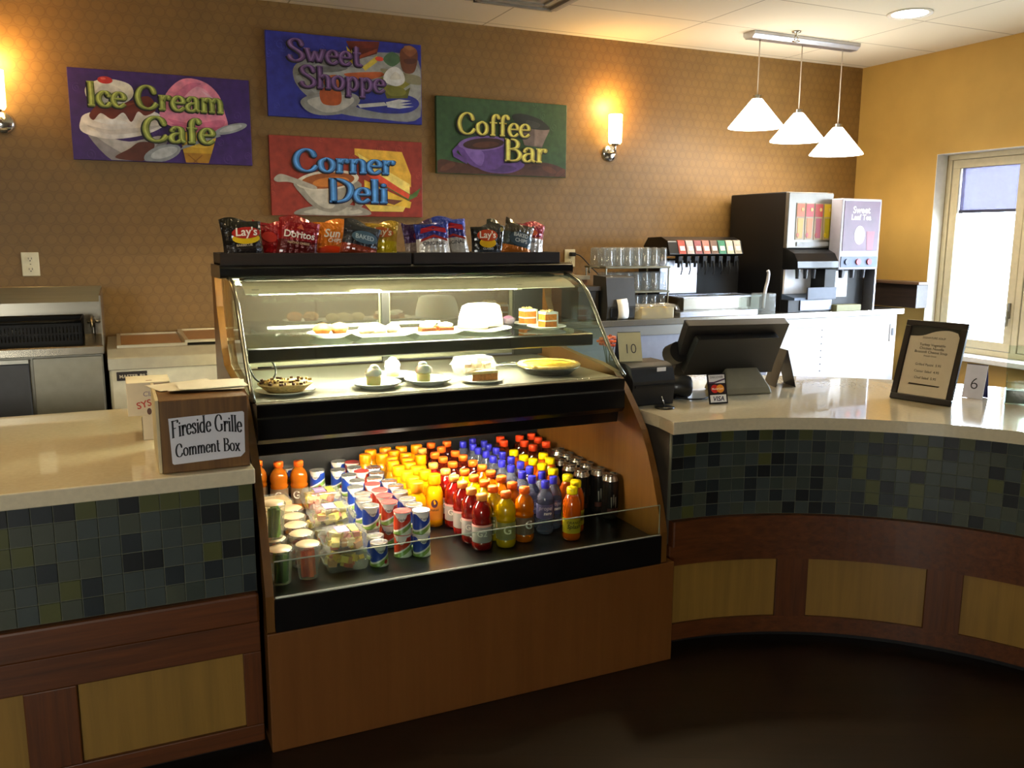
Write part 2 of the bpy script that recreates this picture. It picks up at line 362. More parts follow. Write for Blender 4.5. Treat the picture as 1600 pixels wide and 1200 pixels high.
b.build('window_frame', wf); MB().box(-2.925, -1.475, Y_MIN-.09, Y_MIN-.084, 1.05, 2.15, glass('fff7ea')).build('window_pane', wf)
WY0, WY1, WZ0, WZ1 = 1.86, 4.245, .79, 2.115
b = MB(); b.box(WX, WX+.22, WY1, WY, 0, CZ, mw); b.box(WX, WX+.22, Y_MIN, WY0, 0, CZ, mw); b.box(WX, WX+.22, WY0, WY1, 0, WZ0, mw); b.box(WX, WX+.22, WY0, WY1, WZ1, CZ, mw)
struct('wall_right', b)
struct('trim_1', MB().box(WX-.05, WX+.2, WY0-.02, WY1-.003, WZ0-.03, WZ0+.004, mwhite), bevel=.004)
b = MB(); b.box(WX-.002, WX+.098, WY1-.004, WY1-.0005, WZ0+.005, WZ1-.001, mat('d9d7d0', .6)); b.box(WX-.002, WX+.098, WY0+.001, WY1-.005, WZ1-.004, WZ1-.0005, mat('d9d7d0', .6)); struct('trim_2', b)
# window: four sashes in cream frames, each with a pane; one sash has a half-drawn shade
win = bpy.data.objects.new('window_1', None); COL.objects.link(win); win.location = (WX+.14, WY0, WZ0); win['kind'] = 'structure'
fx0, fx1 = WX+.10, WX+.17
def ring(mb, x0, x1, y0, y1, z0, z1, w, m):
    mb.box(x0, x1, y0, y1, z0, z0+w, m); mb.box(x0, x1, y0, y1, z1-w, z1, m); mb.box(x0, x1, y0, y0+w, z0+w, z1-w, m); mb.box(x0, x1, y1-w, y1, z0+w, z1-w, m)
b = MB(); ring(b, fx0, fx1+.03, WY0+.002, WY1-.005, WZ0+.006, WZ1-.003, .035, mcream)
for k in range(1, 4): yy = WY1-.02-k*.585; b.box(fx0, fx1+.03, yy-.02, yy+.02, WZ0+.04, WZ1-.04, mcream)
b.build('window_frame', win, bevel=.003)
for k in range(4):
    y1 = WY1-.045-k*.585; y0 = y1-.535
    s = MB(); ring(s, fx0+.005, fx1, y0, y1, WZ0+.045, WZ1-.04, .055, mcream); so = s.build('window_sash', win, bevel=.004)
    MB().box(fx0+.035, fx0+.041, y0+.05, y1-.05, WZ0+.095, WZ1-.09, glass('fbfdff')).build('window_pane', so)
    h = MB(); h.box(fx0-.008, fx0+.006, y0+.018, y0+.036, 1.05, 1.15, mat('7d776a', .35, .8)); h.box(fx0-.022, fx0-.006, y0+.022, y0+.032, 1.0, 1.1, mat('8d8778', .3, .9)); h.build('window_handle', so, bevel=.003)
shade = thing('roller_shade', 'grey roller shade drawn a quarter down over the window pane beside the yellow wall', 'window shade', (fx0+.028, 3.93, 1.74))
mf, nt, pb = newmat('shade_cloth'); nt.nodes.remove(pb); dA = N(nt, 'ShaderNodeBsdfTranslucent'); dA.inputs[0].default_value = rgb('4c4a5e'); dB = N(nt, 'ShaderNodeBsdfTransparent'); dB.inputs[0].default_value = (.30, .29, .34, 1); mX = N(nt, 'ShaderNodeMixShader', Fac=.5)
nt.links.new(dA.outputs[0], mX.inputs[1]); nt.links.new(dB.outputs[0], mX.inputs[2]); nt.links.new(mX.outputs[0], nt.nodes['Material Output'].inputs[0])
MB().box(fx0+.026, fx0+.028, 3.73, 4.14, 1.745, 2.02, mf).build('shade_cloth', shade)
MB().box(fx0+.020, fx0+.032, 3.73, 4.14, 1.725, 1.745, mat('2f3550', .5)).build('bottom_bar', shade)
# ground outside
g = MB().box(WX-20, WX+14, -18, 14, -.4, -.3, mat('c8c8c4', .9)); struct('ground_outside', g)

# ------------------------------------------------------------------ tile bands and counters
TILE = [mat('20272a', .4, noise=.12, ns=5), mat('3b4341', .4, noise=.1, ns=5), mat('4b4e28', .42, noise=.1, ns=5), mat('40453a', .4, noise=.1, ns=5), mat('15191b', .4, noise=.12, ns=5), mat('343c36', .4, noise=.1, ns=5)]
GROUT = mat('686a5a', .8)
STONE = mat('d9cdb0', .14, noise=.05, ns=70, coat=.9)
DWOOD = wood('46240a', '663511', 'x'); DWOODZ = wood('46240a', '663511', 'z'); PALE = wood('7f6126', '94702e', 'z', .5, .5); CWOOD = wood('5f3c12', '6e4818', 'z', .4, .7); CWOODX = wood('6b411a', '764a20', 'z', .4, .5)
BLACK = mat('0c0c0d', .28, noise=.1, coat=.2); BLACKM = mat('111112', .55, noise=.1)
def tiles(mb, place, u0, u1, z0, z1, p, rnd):
    nz = round((z1-z0)/p); pz = (z1-z0)/nz; u = u0
    while u < u1-.004:
        ue = min(u+p, u1)
        for k in range(nz):
            m = rnd.choices(TILE, (3, 4, 2.6, 3, 2.2, 3))[0]; a, c = u+.0016, ue-.0016; zz = z0+k*pz+.0016; ze = z0+(k+1)*pz-.0016
            vs = [place(a, zz, 0), place(c, zz, 0), place(c, ze, 0), place(a, ze, 0), place(a, zz, .004), place(c, zz, .004), place(c, ze, .004), place(a, ze, .004)]
            mb.add(vs, [(4, 5, 6, 7), (0, 1, 5, 4), (1, 2, 6, 5), (2, 3, 7, 6), (3, 0, 4, 7)], m)
        u += p
# straight counter beside the case
lx0, lx1 = -1.25, .322
slab = tag(MB().box(lx0, lx1, 2.462, 3.56, .855, .90, STONE).build('stone_countertop', bevel=.004), 'cream stone worktop of the straight counter that carries the wooden comment box', 'countertop')
cb = thing('service_counter', 'straight counter front with green and black mosaic tiles above pale wood panels', 'counter', ((lx0+lx1)/2, 2.52, 0))
MB().box(lx0, lx1-.002, 2.52, 3.54, .04, .8545, mat('4a4034', .7)).build('counter_body', cb)
t = MB(); t.box(lx0, lx1-.004, 2.506, 2.5195, .518, .853, GROUT); tiles(t, lambda u, z, d: (u, 2.506-d, z), lx0, lx1-.004, .519, .852, .0527, random.Random(3)); t.build('mosaic_tile_band', cb)
MB().box(lx0, lx1-.003, 2.482, 2.5195, .425, .517, DWOOD).build('wood_ledge', cb, bevel=.008)
pe = [(-1.24, -.783), (-.66, -.305), (-.175, .267)]
f = MB(); f.box(lx0, lx1-.003, 2.495, 2.5195, .33, .4245, DWOOD); f.box(lx0, lx1-.003, 2.495, 2.5195, .04, .095, DWOOD)
for a, c in ((-1.25, -1.24), (-.783, -.66), (-.305, -.175), (.267, lx1-.003)): f.box(a, c, 2.495, 2.5195, .095, .33, DWOODZ)
f.build('panel_frame', cb, bevel=.003)
for a, c in pe: MB().box(a, c, 2.508, 2.5195, .095, .33, PALE).build('pale_panel', cb)
MB().box(lx0, lx1-.003, 2.56, 3.5, 0, .0399, BLACKM).build('toe_kick', cb)
# curved counter
CX, CY = 1.75, 1.3
def arc(R, a0, a1, n): return [(CX+R*math.cos(math.radians(a0+(a1-a0)*i/n)), CY+R*math.sin(math.radians(a0+(a1-a0)*i/n))) for i in range(n+1)]
A0, A1 = -25, 88.6
poly = arc(1.2, A0, A1, 60) + [(1.80, 2.62), (1.80, 3.46)] + arc(2.2, 86, A0, 60)
tag(MB().prism(poly, .855, .90, STONE).build('stone_countertop', bevel=.004), 'glossy cream stone worktop of the curved counter that carries the cash register', 'countertop')
cc = thing('service_counter', 'curved counter front with dark mosaic tiles over a wood ledge and pale panels', 'counter', (CX+1.25*math.cos(.9), CY+1.25*math.sin(.9), 0))
def curved(mb, r0, r1, a0, a1, z0, z1, m, n=None):
    n = n or max(2, int(abs(a1-a0)/2)); mb.prism(arc(r0, a0, a1, n)+arc(r1, a1, a0, n), z0, z1, m)
b = MB(); curved(b, 1.262, 2.15, A0, 87.5, .04, .8545, mat('4a4034', .7), 50); b.build('counter_body', cc)
t = MB(); curved(t, 1.246, 1.2615, A0, 87.4, .518, .853, GROUT, 56)
def cpl(u, z, d): a = math.radians(87.4)-u/1.246; r = 1.246-d; return (CX+r*math.cos(a), CY+r*math.sin(a), z)
tiles(t, lambda u, z, d: cpl(u, z, d), 0, 1.246*math.radians(112), .519, .852, .0505, random.Random(5)); t.build('mosaic_tile_band', cc)
b = MB(); curved(b, 1.222, 1.2615, A0, 87.2, .418, .517, DWOOD, 56); b.build('wood_ledge', cc, bevel=.008)
b = MB(); curved(b, 1.240, 1.2615, A0, 87.3, .338, .4175, DWOOD, 56); curved(b, 1.240, 1.2615, A0, 87.3, .04, .105, DWOOD, 56)
pa = [(86.2, 66.8), (61.2, 41.8), (36.1, 16.5), (11, -9)]
st = [87.3, *[v for p in pa for v in p], A0]
for i in range(0, len(st), 2): curved(b, 1.240, 1.2615, st[i], st[i+1], .105, .338, DWOODZ)
b.build('panel_frame', cc, bevel=.003)
for a, c in pa: b = MB(); curved(b, 1.251, 1.2615, a, c, .105, .338, PALE, 14); b.build('pale_panel', cc)
b = MB(); curved(b, 1.30, 1.34, A0, 86, 0, .0399, BLACKM, 50); b.build('toe_kick', cc)

# ------------------------------------------------------------------ refrigerated display case
case = thing('display_case', 'tall black and wood refrigerated display case with sloped glass front full of pastries and drinks', 'display case', (1.06, 3.0, 0))
MB().box(.336, 1.79, 2.478, 3.55, .0, .384, CWOODX).build('wood_base', case, bevel=.004)
prof = [(2.482, .386), (2.482, .50), (2.497, .557), (2.52, .62), (2.545, .69), (2.585, .775), (2.63, .852), (2.69, .918), (2.76, .985), (2.835, 1.042), (2.96, 1.062), (3.12, 1.07), (3.27, 1.085), (3.335, 1.14), (3.43, 1.29), (3.46, 1.398), (3.55, 1.398), (3.55, .386)]
MB().prism(prof, .337, .361, CWOOD, 'x').build('side_panel', case, bevel=.003)
MB().prism(prof, 1.729, 1.755, CWOOD, 'x').build('side_panel', case, bevel=.003)
ix0, ix1 = .363, 1.727
b = MB(); b.prism([(2.474, .386), (2.474, .492), (2.50, .492), (2.50, .47), (3.50, .47), (3.50, .455), (2.56, .455), (2.56, .386)], ix0, ix1, BLACK, 'x'); b.build('lower_deck', case, bevel=.003)
MB().box(ix0, ix1, 3.50, 3.52, .386, 1.03, mat('0c0c0c', .5)).build('rear_panel', case)
MB().box(ix0+.002, ix1-.006, 2.478, 2.484, .494, .606, glass('eef6f2', 1.5)).build('glass_guard', case)
GEDGE = mat('c4cdbd', .15, .3)  # pale tone paints the highlight along the guard's polished edge
MB().tube([(ix0+.002, 2.476, .4965), (ix1-.006, 2.476, .4965)], .0032, mat('e4e6da', .3), 6).build('guard_channel', case)
MB().tube([(ix0+.003, 2.481, .6068), (ix1-.008, 2.481, .6068), (ix1-.008, 2.481, .499)], .0022, GEDGE, 6).build('guard_edge', case)
# upper deck with its stepped fascia and the light under it
MB().prism([(2.70, 1.036), (2.705, .995), (2.70, .99), (2.70, .925), (2.715, .908), (2.742, .905), (2.75, .862), (2.79, .852), (2.84, .88), (3.0, .965), (3.498, .985), (3.498, 1.03), (2.72, 1.03)], ix0+.004, ix1-.03, BLACK, 'x').build('upper_deck', case, bevel=.002)
MB().box(ix0+.008, ix1-.034, 2.722, 3.44, 1.0302, 1.0345, mat('8d8878', .3, .5)).build('deck_liner', case)
TUBE_ON = mat('ffffff', .4, emit=430, ecol=(1, .9, .68)); TUBE_ON2 = mat('ffffff', .4, emit=210, ecol=(1, .88, .64))
o = MB().tube([(.50, 2.885, .868), (1.32, 2.885, .868)], .012, TUBE_ON2, 10).build('light_tube', case); o['label'] = 'glowing lower tube'
MB().box(.46, 1.36, 2.87, 2.91, .883, .898, mat('d8d5cc', .4)).build('light_fitting', case)
# middle shelf
MB().box(.385, 1.70, 2.972, 3.39, 1.173, 1.181, glass('e9f3ec', 1.7)).build('glass_shelf', case)
MB().prism([(2.971, 1.180), (2.955, 1.176), (2.955, 1.135), (2.965, 1.13), (2.971, 1.135)], .383, 1.702, mat('20221f', .3, coat=.2), 'x').build('shelf_rail', case, bevel=.002)
o = MB().tube([(.60, 2.988, 1.148), (1.42, 2.988, 1.148)], .007, mat('ffffff', .4, emit=420, ecol=(1, .9, .68)), 8).build('light_tube', case); o['label'] = 'added slim fill tube hidden under the shelf rail'  # unseen tube added to brighten the desserts on the deck
b = MB(); [b.prism([(3.0, 1.172), (3.40, 1.172), (3.43, 1.12), (3.40, 1.10)], x, x+.008, BLACKM, 'x') for x in (.39, 1.685)]; b.build('shelf_bracket', case)
# canopy, its light, the sloped glass and the end glasses
MB().prism([(3.245, 1.402), (3.235, 1.41), (3.235, 1.44), (3.25, 1.447), (3.55, 1.447), (3.55, 1.40)], .335, 1.76, BLACK, 'x').build('canopy', case, bevel=.004)
MB().box(.42, 1.68, 3.25, 3.40, 1.388, 1.3995, mat('4a463c', .5)).build('canopy_underside', case)
o = MB().tube([(.450, 3.128, 1.3585), (1.44, 3.128, 1.3585)], .0095, TUBE_ON, 10).build('light_tube', case); o['label'] = 'glowing upper tube'
MB().prism([(3.088, 1.3525), (3.13, 1.3705), (3.185, 1.3835), (3.232, 1.388), (3.232, 1.392), (3.185, 1.3875), (3.13, 1.3745), (3.086, 1.3555)], .40, 1.69, mat('d8d2c2', .4), 'x').build('lamp_hood', case)
b = MB(); [b.box(x-.012, x+.012, 3.112, 3.15, 1.346, 1.369, mat('bdb8aa', .35, .6)) for x in (.437, 1.453)]; b.build('tube_holder', case)
gp = [(3.238, 1.401), (3.185, 1.396), (3.11, 1.374), (3.045, 1.335), (2.985, 1.27), (2.935, 1.21), (2.865, 1.13), (2.80, 1.07), (2.752, 1.037)]
gpi = [(y-.005, z-.003) for y, z in gp]
GL1 = glass('f6fbf8', 1.4)
MB().prism(gp+gpi[::-1], ix0+.002, ix1-.004, GL1, 'x', True).build('curved_front_glass', case)
for xa in (ix0-.001, ix1-.006):
    MB().prism([(y+.012, z-.006) for y, z in gp] + [(2.845, 1.05), (3.12, 1.075), (3.26, 1.09), (3.325, 1.145), (3.42, 1.29), (3.44, 1.395)][0:6], xa, xa+.005, glass('eef6f0', 1.35), 'x').build('end_glass', case)
    MB().tube([(xa+.0025, y-.002, z+.001) for y, z in gp], .0085, mat('8a8a80', .22, .9), 8).build('glass_edge_strip', case)
# sliding rear doors
DOOR = glass('d9d4c4', 2.5, .02, .94); FR = mat('77745f', .35, .5)
for a, c, y in ((.40, .99, 3.462), (1.012, 1.585, 3.468)):
    d = MB(); ring_ = [(a, c, 1.045, 1.06), (a, c, 1.38, 1.395)]
    for x0, x1, z0, z1 in ring_: d.box(x0, x1, y, y+.012, z0, z1, FR)
    d.box(a, a+.014, y, y+.012, 1.06, 1.38, FR); d.box(c-.014, c, y, y+.012, 1.06, 1.38, FR)
    do = d.build('rear_door', case)
    MB().box(a+.014, c-.014, y+.003, y+.007, 1.06, 1.38, DOOR).build('door_pane', do)
MB().box(.985, 1.017, 3.45, 3.461, 1.036, 1.398, mat('16150f', .5)).build('door_post', case)
MB().box(1.588, ix1, 3.455, 3.475, 1.036, 1.398, mat('262622', .45)).build('control_panel', case)
MB().tube(cat_rom([(x+.01, y+.13, z+.004) for x, y, z in ((.40, 3.02, 1.125), (.43, 2.98, 1.135), (.47, 2.95, 1.11), (.475, 2.93, 1.07), (.44, 2.92, 1.042), (.405, 2.94, 1.06), (.392, 2.99, 1.11))], 6), .0035, BLACK, 6).build('cable', case)
POS = {
 'red': [(1.108, 2.673), (1.1, 2.753), (1.102, 2.844), (1.103, 2.935), (1.1052, 3.0315), (1.091, 3.135), (1.1281, 3.3793)],
 'yel': [(1.196, 2.664), (1.182, 2.748), (1.183, 2.825), (1.172, 2.906), (1.1698, 2.9965), (1.168, 3.121), (1.16, 3.212), (1.154, 3.2913), (1.1958, 3.4615), (1.213, 3.376)],
 'ora': [(1.2791, 2.6875), (1.2639, 2.7595), (1.264, 2.857), (1.255, 2.938), (1.256, 3.027), (1.249, 3.106), (1.245, 3.205), (1.241, 3.284), (1.2694, 3.4615)],
 'blu': [(1.3859, 2.7327), (1.4398, 2.7735), (1.369, 2.81), (1.429, 2.849), (1.418, 2.933), (1.363, 2.885), (1.36, 2.981), (1.418, 3.017), (1.358, 3.0654), (1.415, 3.1016), (1.353, 3.143), (1.4168, 3.1909), (1.359, 3.2319), (1.421, 3.269), (1.351, 3.2991), (1.4153, 3.3368), (1.355, 3.3673), (1.4224, 3.4041), (1.3921, 3.4645), (1.3332, 3.4313)],
 'yc': [(1.444, 2.634), (1.498, 2.706), (1.5073, 2.7858), (1.497, 2.886), (1.492, 2.971), (1.4933, 3.0552), (1.4817, 3.1238), (1.4802, 3.2171), (1.572, 3.123), (1.5615, 3.0397)],
 'tea': [(1.525, 3.46), (1.508, 3.385), (1.6127, 3.4439), (1.6803, 3.4601), (1.675, 3.38), (1.59, 3.346), (1.591, 3.26), (1.67, 3.29)],
 'can': [(1.692, 2.78), (1.692, 2.872), (1.692, 2.962), (1.692, 3.05), (1.692, 3.135), (1.692, 3.215), (1.62, 2.88), (1.62, 2.975), (1.6225, 3.0713)],
 'jui': [(0.9478, 2.9044), (1.0392, 2.9778), (0.9529, 2.9728), (1.0252, 3.045), (0.9583, 3.06), (1.0117, 3.1122), (0.9507, 3.1437), (1.0084, 3.1807), (0.9535, 3.2245), (1.0216, 3.2481), (0.9685, 3.2915), (0.9464, 3.3564), (0.8811, 3.3776), (0.9214, 3.4415), (0.9887, 3.4548), (1.057, 3.4484), (1.1256, 3.4504), (1.0392, 3.328), (1.007, 3.3886), (1.085, 3.2743)],
 'yog': [(0.834, 2.724), (0.896, 2.705), (0.751, 2.823), (0.823, 2.839), (0.894, 2.776), (0.894, 2.849), (0.828, 2.921), (0.833, 2.997), (0.829, 3.082), (0.746, 2.895), (0.762, 2.975), (0.759, 3.065), (0.787, 3.148), (0.778, 3.241), (0.838, 3.276), (0.757, 3.333), (0.8374, 3.4268), (0.7887, 3.4668), (0.8252, 3.3429), (0.8961, 3.3136), (0.8878, 3.2276), (0.857, 3.156), (0.899, 3.098), (0.9028, 3.0247), (0.8943, 2.9428)],
 'low': [(0.737, 2.675), (0.743, 2.742)],
 'oj': [(.462, 3.45), (.535, 3.40), (.611, 3.385)],
 'oyog': [(.575, 3.459), (.679, 3.36)],
}
ORD += ['thirteenth', 'fourteenth', 'fifteenth', 'sixteenth', 'seventeenth', 'eighteenth', 'nineteenth', 'twentieth']
DZ = .4705   # top of the lower deck
CAPO = mat('f5691a', .4, sss=0); CAPP = mat('ffa44a', .4); CAPB = mat('2c2bb0', .35); CAPY = mat('f5d800', .35); CAPJ = mat('ff8a00', .35)
SILV = mat('d9d7d0', .22, .85); WHITE = mat('f2efe8', .4); GREYL = mat('6f6a66', .35); DARKT = mat('15130f', .5)
def sports(name, liq, cap, labm, word, wcol, r=.036, h=.2, kind='drink bottle', wsz=.03, band=None):
    o = thing(name, '', kind)
    k = r/.036
    L = liquid(liq)
    MB().lathe([(.0, .002), (.026*k, .0), (.034*k, .006), (.036*k, .016), (.036*k, .028), (.0345*k, .031), (.0345*k, .096), (.036*k, .1), (.0362*k, .106), (.0325*k, .1135), (.0362*k, .121), (.036*k, .136), (.0325*k, .151), (.025*k, .165), (.0175*k, .172), (.0165*k, h-.024), (0, h-.02)], L, 18).build('bottle', o, local=True)
    MB().lathe([(.0, h-.021), (.019, h-.022), (.0195, h-.004), (.0178, h), (0, h)], cap, 16).build('cap', o, local=True)
    lb = MB(); lb.lathe([(.0352*k, .032), (.0354*k, .095)], labm, 18)
    if band: lb.lathe([(.0357*k, .088), (.0357*k, .0955)], band, 18)
    if word: wrap_text(lb, word, wsz, .0356*k, .055, wcol, -PI/2-.25, .02)
    lb.build('label', o, local=True)
    return o
GREYLAB = mat('a39a94', .4); PINK = mat('f0a79a', .4)
protos = {}
protos['red'] = sports('drink_bottle', 'a0100c', CAPP, GREYLAB, 'G2', mat('efe6da', .4), band=PINK)
protos['yel'] = sports('drink_bottle', 'f0c400', CAPO, mat('8e8a52', .4), 'G', mat('f0ecc0', .4), wsz=.042)
protos['ora'] = sports('drink_bottle', 'f07800', CAPO, mat('77604c', .4), 'G', mat('efe6da', .4), wsz=.042)
protos['drk'] = sports('drink_bottle', '5a1408', CAPO, mat('5a3424', .4), 'G', mat('efe6da', .4), wsz=.042)
protos['oj'] = sports('drink_bottle', 'e07a18', CAPO, mat('77604c', .4), 'G', mat('efe6da', .4), wsz=.042)
# clear flavoured water with a tall blue cap
def water():
    o = thing('water_bottle', '', 'water bottle')
    W = mat('b9bfe0', .08, trans=.85, ior=1.2, coat=.3)
    MB().lathe([(0, .003), (.024, 0), (.031, .006), (.033, .018), (.030, .026), (.033, .034), (.033, .05), (.031, .054), (.033, .06), (.033, .118), (.031, .135), (.024, .155), (.0155, .168), (.0145, .176), (0, .178)], W, 18).build('bottle', o, local=True)
    MB().lathe([(0, .171), (.0145, .1715), (.0155, .174), (.0155, .197), (.0135, .2), (0, .2)], CAPB, 16).build('cap', o, local=True)
    lb = MB(); lb.lathe([(.0333, .062), (.0333, .116)], mat('6a6890', .3, trans=.35, ior=1.1), 18)
    wrap_text(lb, 'propel', .021, .0336, .096, mat('cfc6d8', .4), -PI/2-.25, .012, .15); wrap_text(lb, 'zero', .017, .0336, .078, mat('ffffff', .4), -PI/2-.05, .02, .15); lb.build('label', o, local=True)
    return o
protos['blu'] = water()
def splash():
    o = thing('juice_bottle', '', 'juice bottle')
    MB().lathe([(0, .002), (.026, 0), (.033, .006), (.034, .02), (.0325, .03), (.0325, .085), (.034, .095), (.034, .125), (.031, .145), (.023, .163), (.018, .172), (0, .176)], liquid('f06a08'), 18).build('bottle', o, local=True)
    cp = MB(); cp.lathe([(0, .171), (.0195, .171), (.0202, .173), (.0202, .19), (.0185, .195), (0, .195)], CAPY, 24); cp.build('cap', o, local=True)
    lb = MB(); lb.lathe([(.0333, .03), (.0333, .086)], mat('b49a1c', .35), 18); wrap_text(lb, 'ORANGE', .0135, .0336, .066, DARKT, -PI/2-.25, .012, .2); wrap_text(lb, 'Splash', .021, .0336, .049, DARKT, -PI/2-.25, .015, .2); lb.build('label', o, local=True)
    return o
protos['yc'] = splash()
def tea():
    o = thing('tea_bottle', '', 'tea bottle')
    MB().lathe([(0, .002), (.028, 0), (.034, .006), (.0345, .02), (.033, .04), (.033, .1), (.0345, .11), (.033, .14), (.025, .16), (.018, .172), (0, .176)], liquid('4a1606', .25), 16).build('bottle', o, local=True)
    MB().lathe([(0, .172), (.0195, .172), (.0195, .194), (.018, .198), (0, .198)], mat('e8481c', .4), 16).build('cap', o, local=True)
    MB().lathe([(.0338, .042), (.0338, .098)], mat('6b2a14', .4), 16).build('label', o, local=True)
    return o
protos['tea'] = tea()
def juice():
    o = thing('juice_bottle', '', 'juice bottle')
    MB().lathe([(0, .002), (.026, 0), (.033, .006), (.0335, .02), (.0335, .115), (.0315, .135), (.0265, .15), (.0215, .16), (.021, .17), (0, .172)], liquid('ffab08', .2), 18).build('bottle', o, local=True)
    MB().lathe([(0, .163), (.0235, .163), (.0245, .166), (.0245, .198), (.023, .2005), (0, .2005)], CAPJ, 20).build('cap', o, local=True)
    lb = MB(); lb.lathe([(.0337, .03), (.0337, .085)], mat('d08228', .4), 18)
    pts = [(.013*math.cos(t*PI/10)-.006, .095+.016*math.sin(t*PI/10)) for t in range(20)]
    lb.add([(.0342*math.cos(-PI/2+x/.034), .0342*math.sin(-PI/2+x/.034), z) for x, z in pts], [tuple(range(20))], mat('3d2438', .4)); wrap_text(lb, 'Naked', .013, .034, .066, mat('3a2a20', .5), -PI/2-.2, .015); lb.build('label', o, local=True)
    return o
protos['jui'] = juice()
def energy():
    o = thing('drink_can', '', 'drink can')
    cb_ = MB(); cb_.lathe([(0, .006), (.022, .004), (.025, 0), (.032, .01), (.0332, .016), (.0332, .155)], mat('2e2a26', .25, .6, coat=.3), 20)
    for px, pz in ((-.009, .075), (0, .085), (.009, .075)):   # pale claw-like strokes
        p = [(px-.003, pz+.018), (px+.002, pz+.02), (px+.003, pz-.01), (px, pz-.026), (px-.002, pz-.008)]
        cb_.add([(.0335*math.cos(-PI/2-.15+x/.0335), .0335*math.sin(-PI/2-.15+x/.0335), z) for x, z in p], [(4, 3, 2, 1, 0)[::-1]], mat('9a958a', .3, .5))
    cb_.lathe([(.0334, .03), (.0334, .048)], mat('4a2418', .4, .3), 20, a0=-PI/2-.9, a1=-PI/2+.6)
    cb_.build('can_body', o, local=True)
    tp = MB(); tp.lathe([(.0332, .155), (.0325, .160), (.027, .171), (.0268, .176), (.0285, .1785), (.0285, .18), (.0268, .18), (.025, .1755), (0, .1755)], mat('c8bfae', .22, .95), 20); tp.build('can_lid', o, local=True)
    tb = MB(); tb.prism([(.009*math.cos(t*PI/6), .012*math.sin(t*PI/6)-.004) for t in range(12)], .1755, .178, mat('b8ae9c', .25, .95)); tb.build('pull_tab', o, local=True)
    return o
protos['can'] = energy()
# yogurt cups: white lid arc above, a coloured wave, pale foot
def yog_mat(col):
    m, nt, b_ = newmat('yogurt_print'); b_.inputs['Roughness'].default_value = .35
    tc = N(nt, 'ShaderNodeTexCoord'); sx = N(nt, 'ShaderNodeSeparateXYZ'); nt.links.new(tc.outputs['Object'], sx.inputs[0])
    def mt(op, a, c):
        n = N(nt, 'ShaderNodeMath', operation=op)
        for i, v in enumerate((a, c)):
            if isinstance(v, (int, float)): n.inputs[i].default_value = v
            else: nt.links.new(v, n.inputs[i])
        return n.outputs[0]
    x, z = sx.outputs['X'], sx.outputs['Z']
    xx = mt('ADD', x, .008); arcv = mt('SUBTRACT', z, mt('MULTIPLY', mt('MULTIPLY', xx, xx), 62))   # parabola: inside the white tongue
    wave = mt('ADD', mt('SUBTRACT', z, mt('MULTIPLY', x, .55)), 0.0)
    rp = N(nt, 'ShaderNodeValToRGB'); rp.color_ramp.interpolation = 'CONSTANT'; e = rp.color_ramp.elements
    e[0].position = 0; e[0].color = rgb('dfe6d0'); e[1].position = .12; e[1].color = rgb('7fa04a')
    for p, c in ((.30, 'e8e6dc'), (.37, col), (.80, col)): ee = e.new(p); ee.color = rgb(c)
    nt.links.new(mt('MULTIPLY', wave, 11.5), rp.inputs[0])
    fa = mt('GREATER_THAN', arcv, .047); fb = mt('GREATER_THAN', z, .071); ff = mt('MAXIMUM', fa, fb)
    mx = N(nt, 'ShaderNodeMixRGB'); nt.links.new(ff, mx.inputs[0]); nt.links.new(rp.outputs[0], mx.inputs[1]); mx.inputs[2].default_value = rgb('eae6da'); nt.links.new(mx.outputs[0], b_.inputs['Base Color'])
    return m
def yogurt(col, lidm, berry):
    o = thing('yogurt_cup', '', 'yogurt cup')
    rr = lambda z: .0305-.002*z/.08
    c = MB(); c.lathe([(0, .003), (.028, 0), (.0312, .001), (.031, .005), (.0303, .006), (.0287, .074), (.0295, .076), (.030, .079)], yog_mat(col), 20)
    wrap_text(c, 'Yoplait', .0125, rr, .052, mat('3a3440', .5), -PI/2-.22, .015)
    if berry:
        c.add([((rr(.018)+.0008)*math.cos(-PI/2+(.008+.007*math.cos(t*PI/6))/.03), (rr(.018)+.0008)*math.sin(-PI/2+(.008+.007*math.cos(t*PI/6))/.03), .017+.008*math.sin(t*PI/6)) for t in range(12)], [tuple(range(12))], mat('9c1f1c', .5))
    c.build('cup', o, local=True)
    MB().lathe([(.0302, .0788), (.0304, .0802), (.0285, .0803), (.0275, .0798), (0, .0799)], lidm, 20).build('lid', o, local=True)
    return o
protos['yb'] = yogurt('1d3f9e', SILV, True); protos['yr'] = yogurt('c03a1c', mat('d84a48', .3, .2), False); protos['yw'] = yogurt('1d3f9e', mat('e6e0ea', .3), False)
used = set()
def put(key, x, y, z, label, group, rz=None):
    p = protos[key]; rz = R_.uniform(-.35, .35) if rz is None else rz
    if key not in used:
        used.add(key); p.location = (x, y, z); p.rotation_euler = (0, 0, rz); p['label'] = label; p['group'] = group; return p
    return dup(p, (x, y, z), rz, label, group)
def row(key_of, pts, z, lab, group, along=1):
    for i, (x, y) in enumerate(sorted(pts, key=lambda p: p[along])):
        put(key_of(i, y) if callable(key_of) else key_of, x, y, z, lab.format(o=ORD[i]), group)
row('red', POS['red'], DZ, 'red sports drink bottle with a pale orange cap, {o} from the glass in its row', 'red sports drinks in the lower case')
ye = sorted(POS['yel'], key=lambda p: p[1]); row('yel', ye[:5], DZ, 'yellow sports drink bottle with an orange cap, {o} from the glass in its row', 'yellow sports drinks in the lower case')
row('drk', ye[5:], DZ, 'dark red sports drink with an orange cap behind the yellow drinks, {o} in its row', 'dark sports drinks at the rear of the lower case')
og = sorted(POS['ora'], key=lambda p: p[1]); row('ora', og[:5], DZ, 'orange sports drink bottle with an orange cap, {o} from the glass in its row', 'orange sports drinks in the lower case')
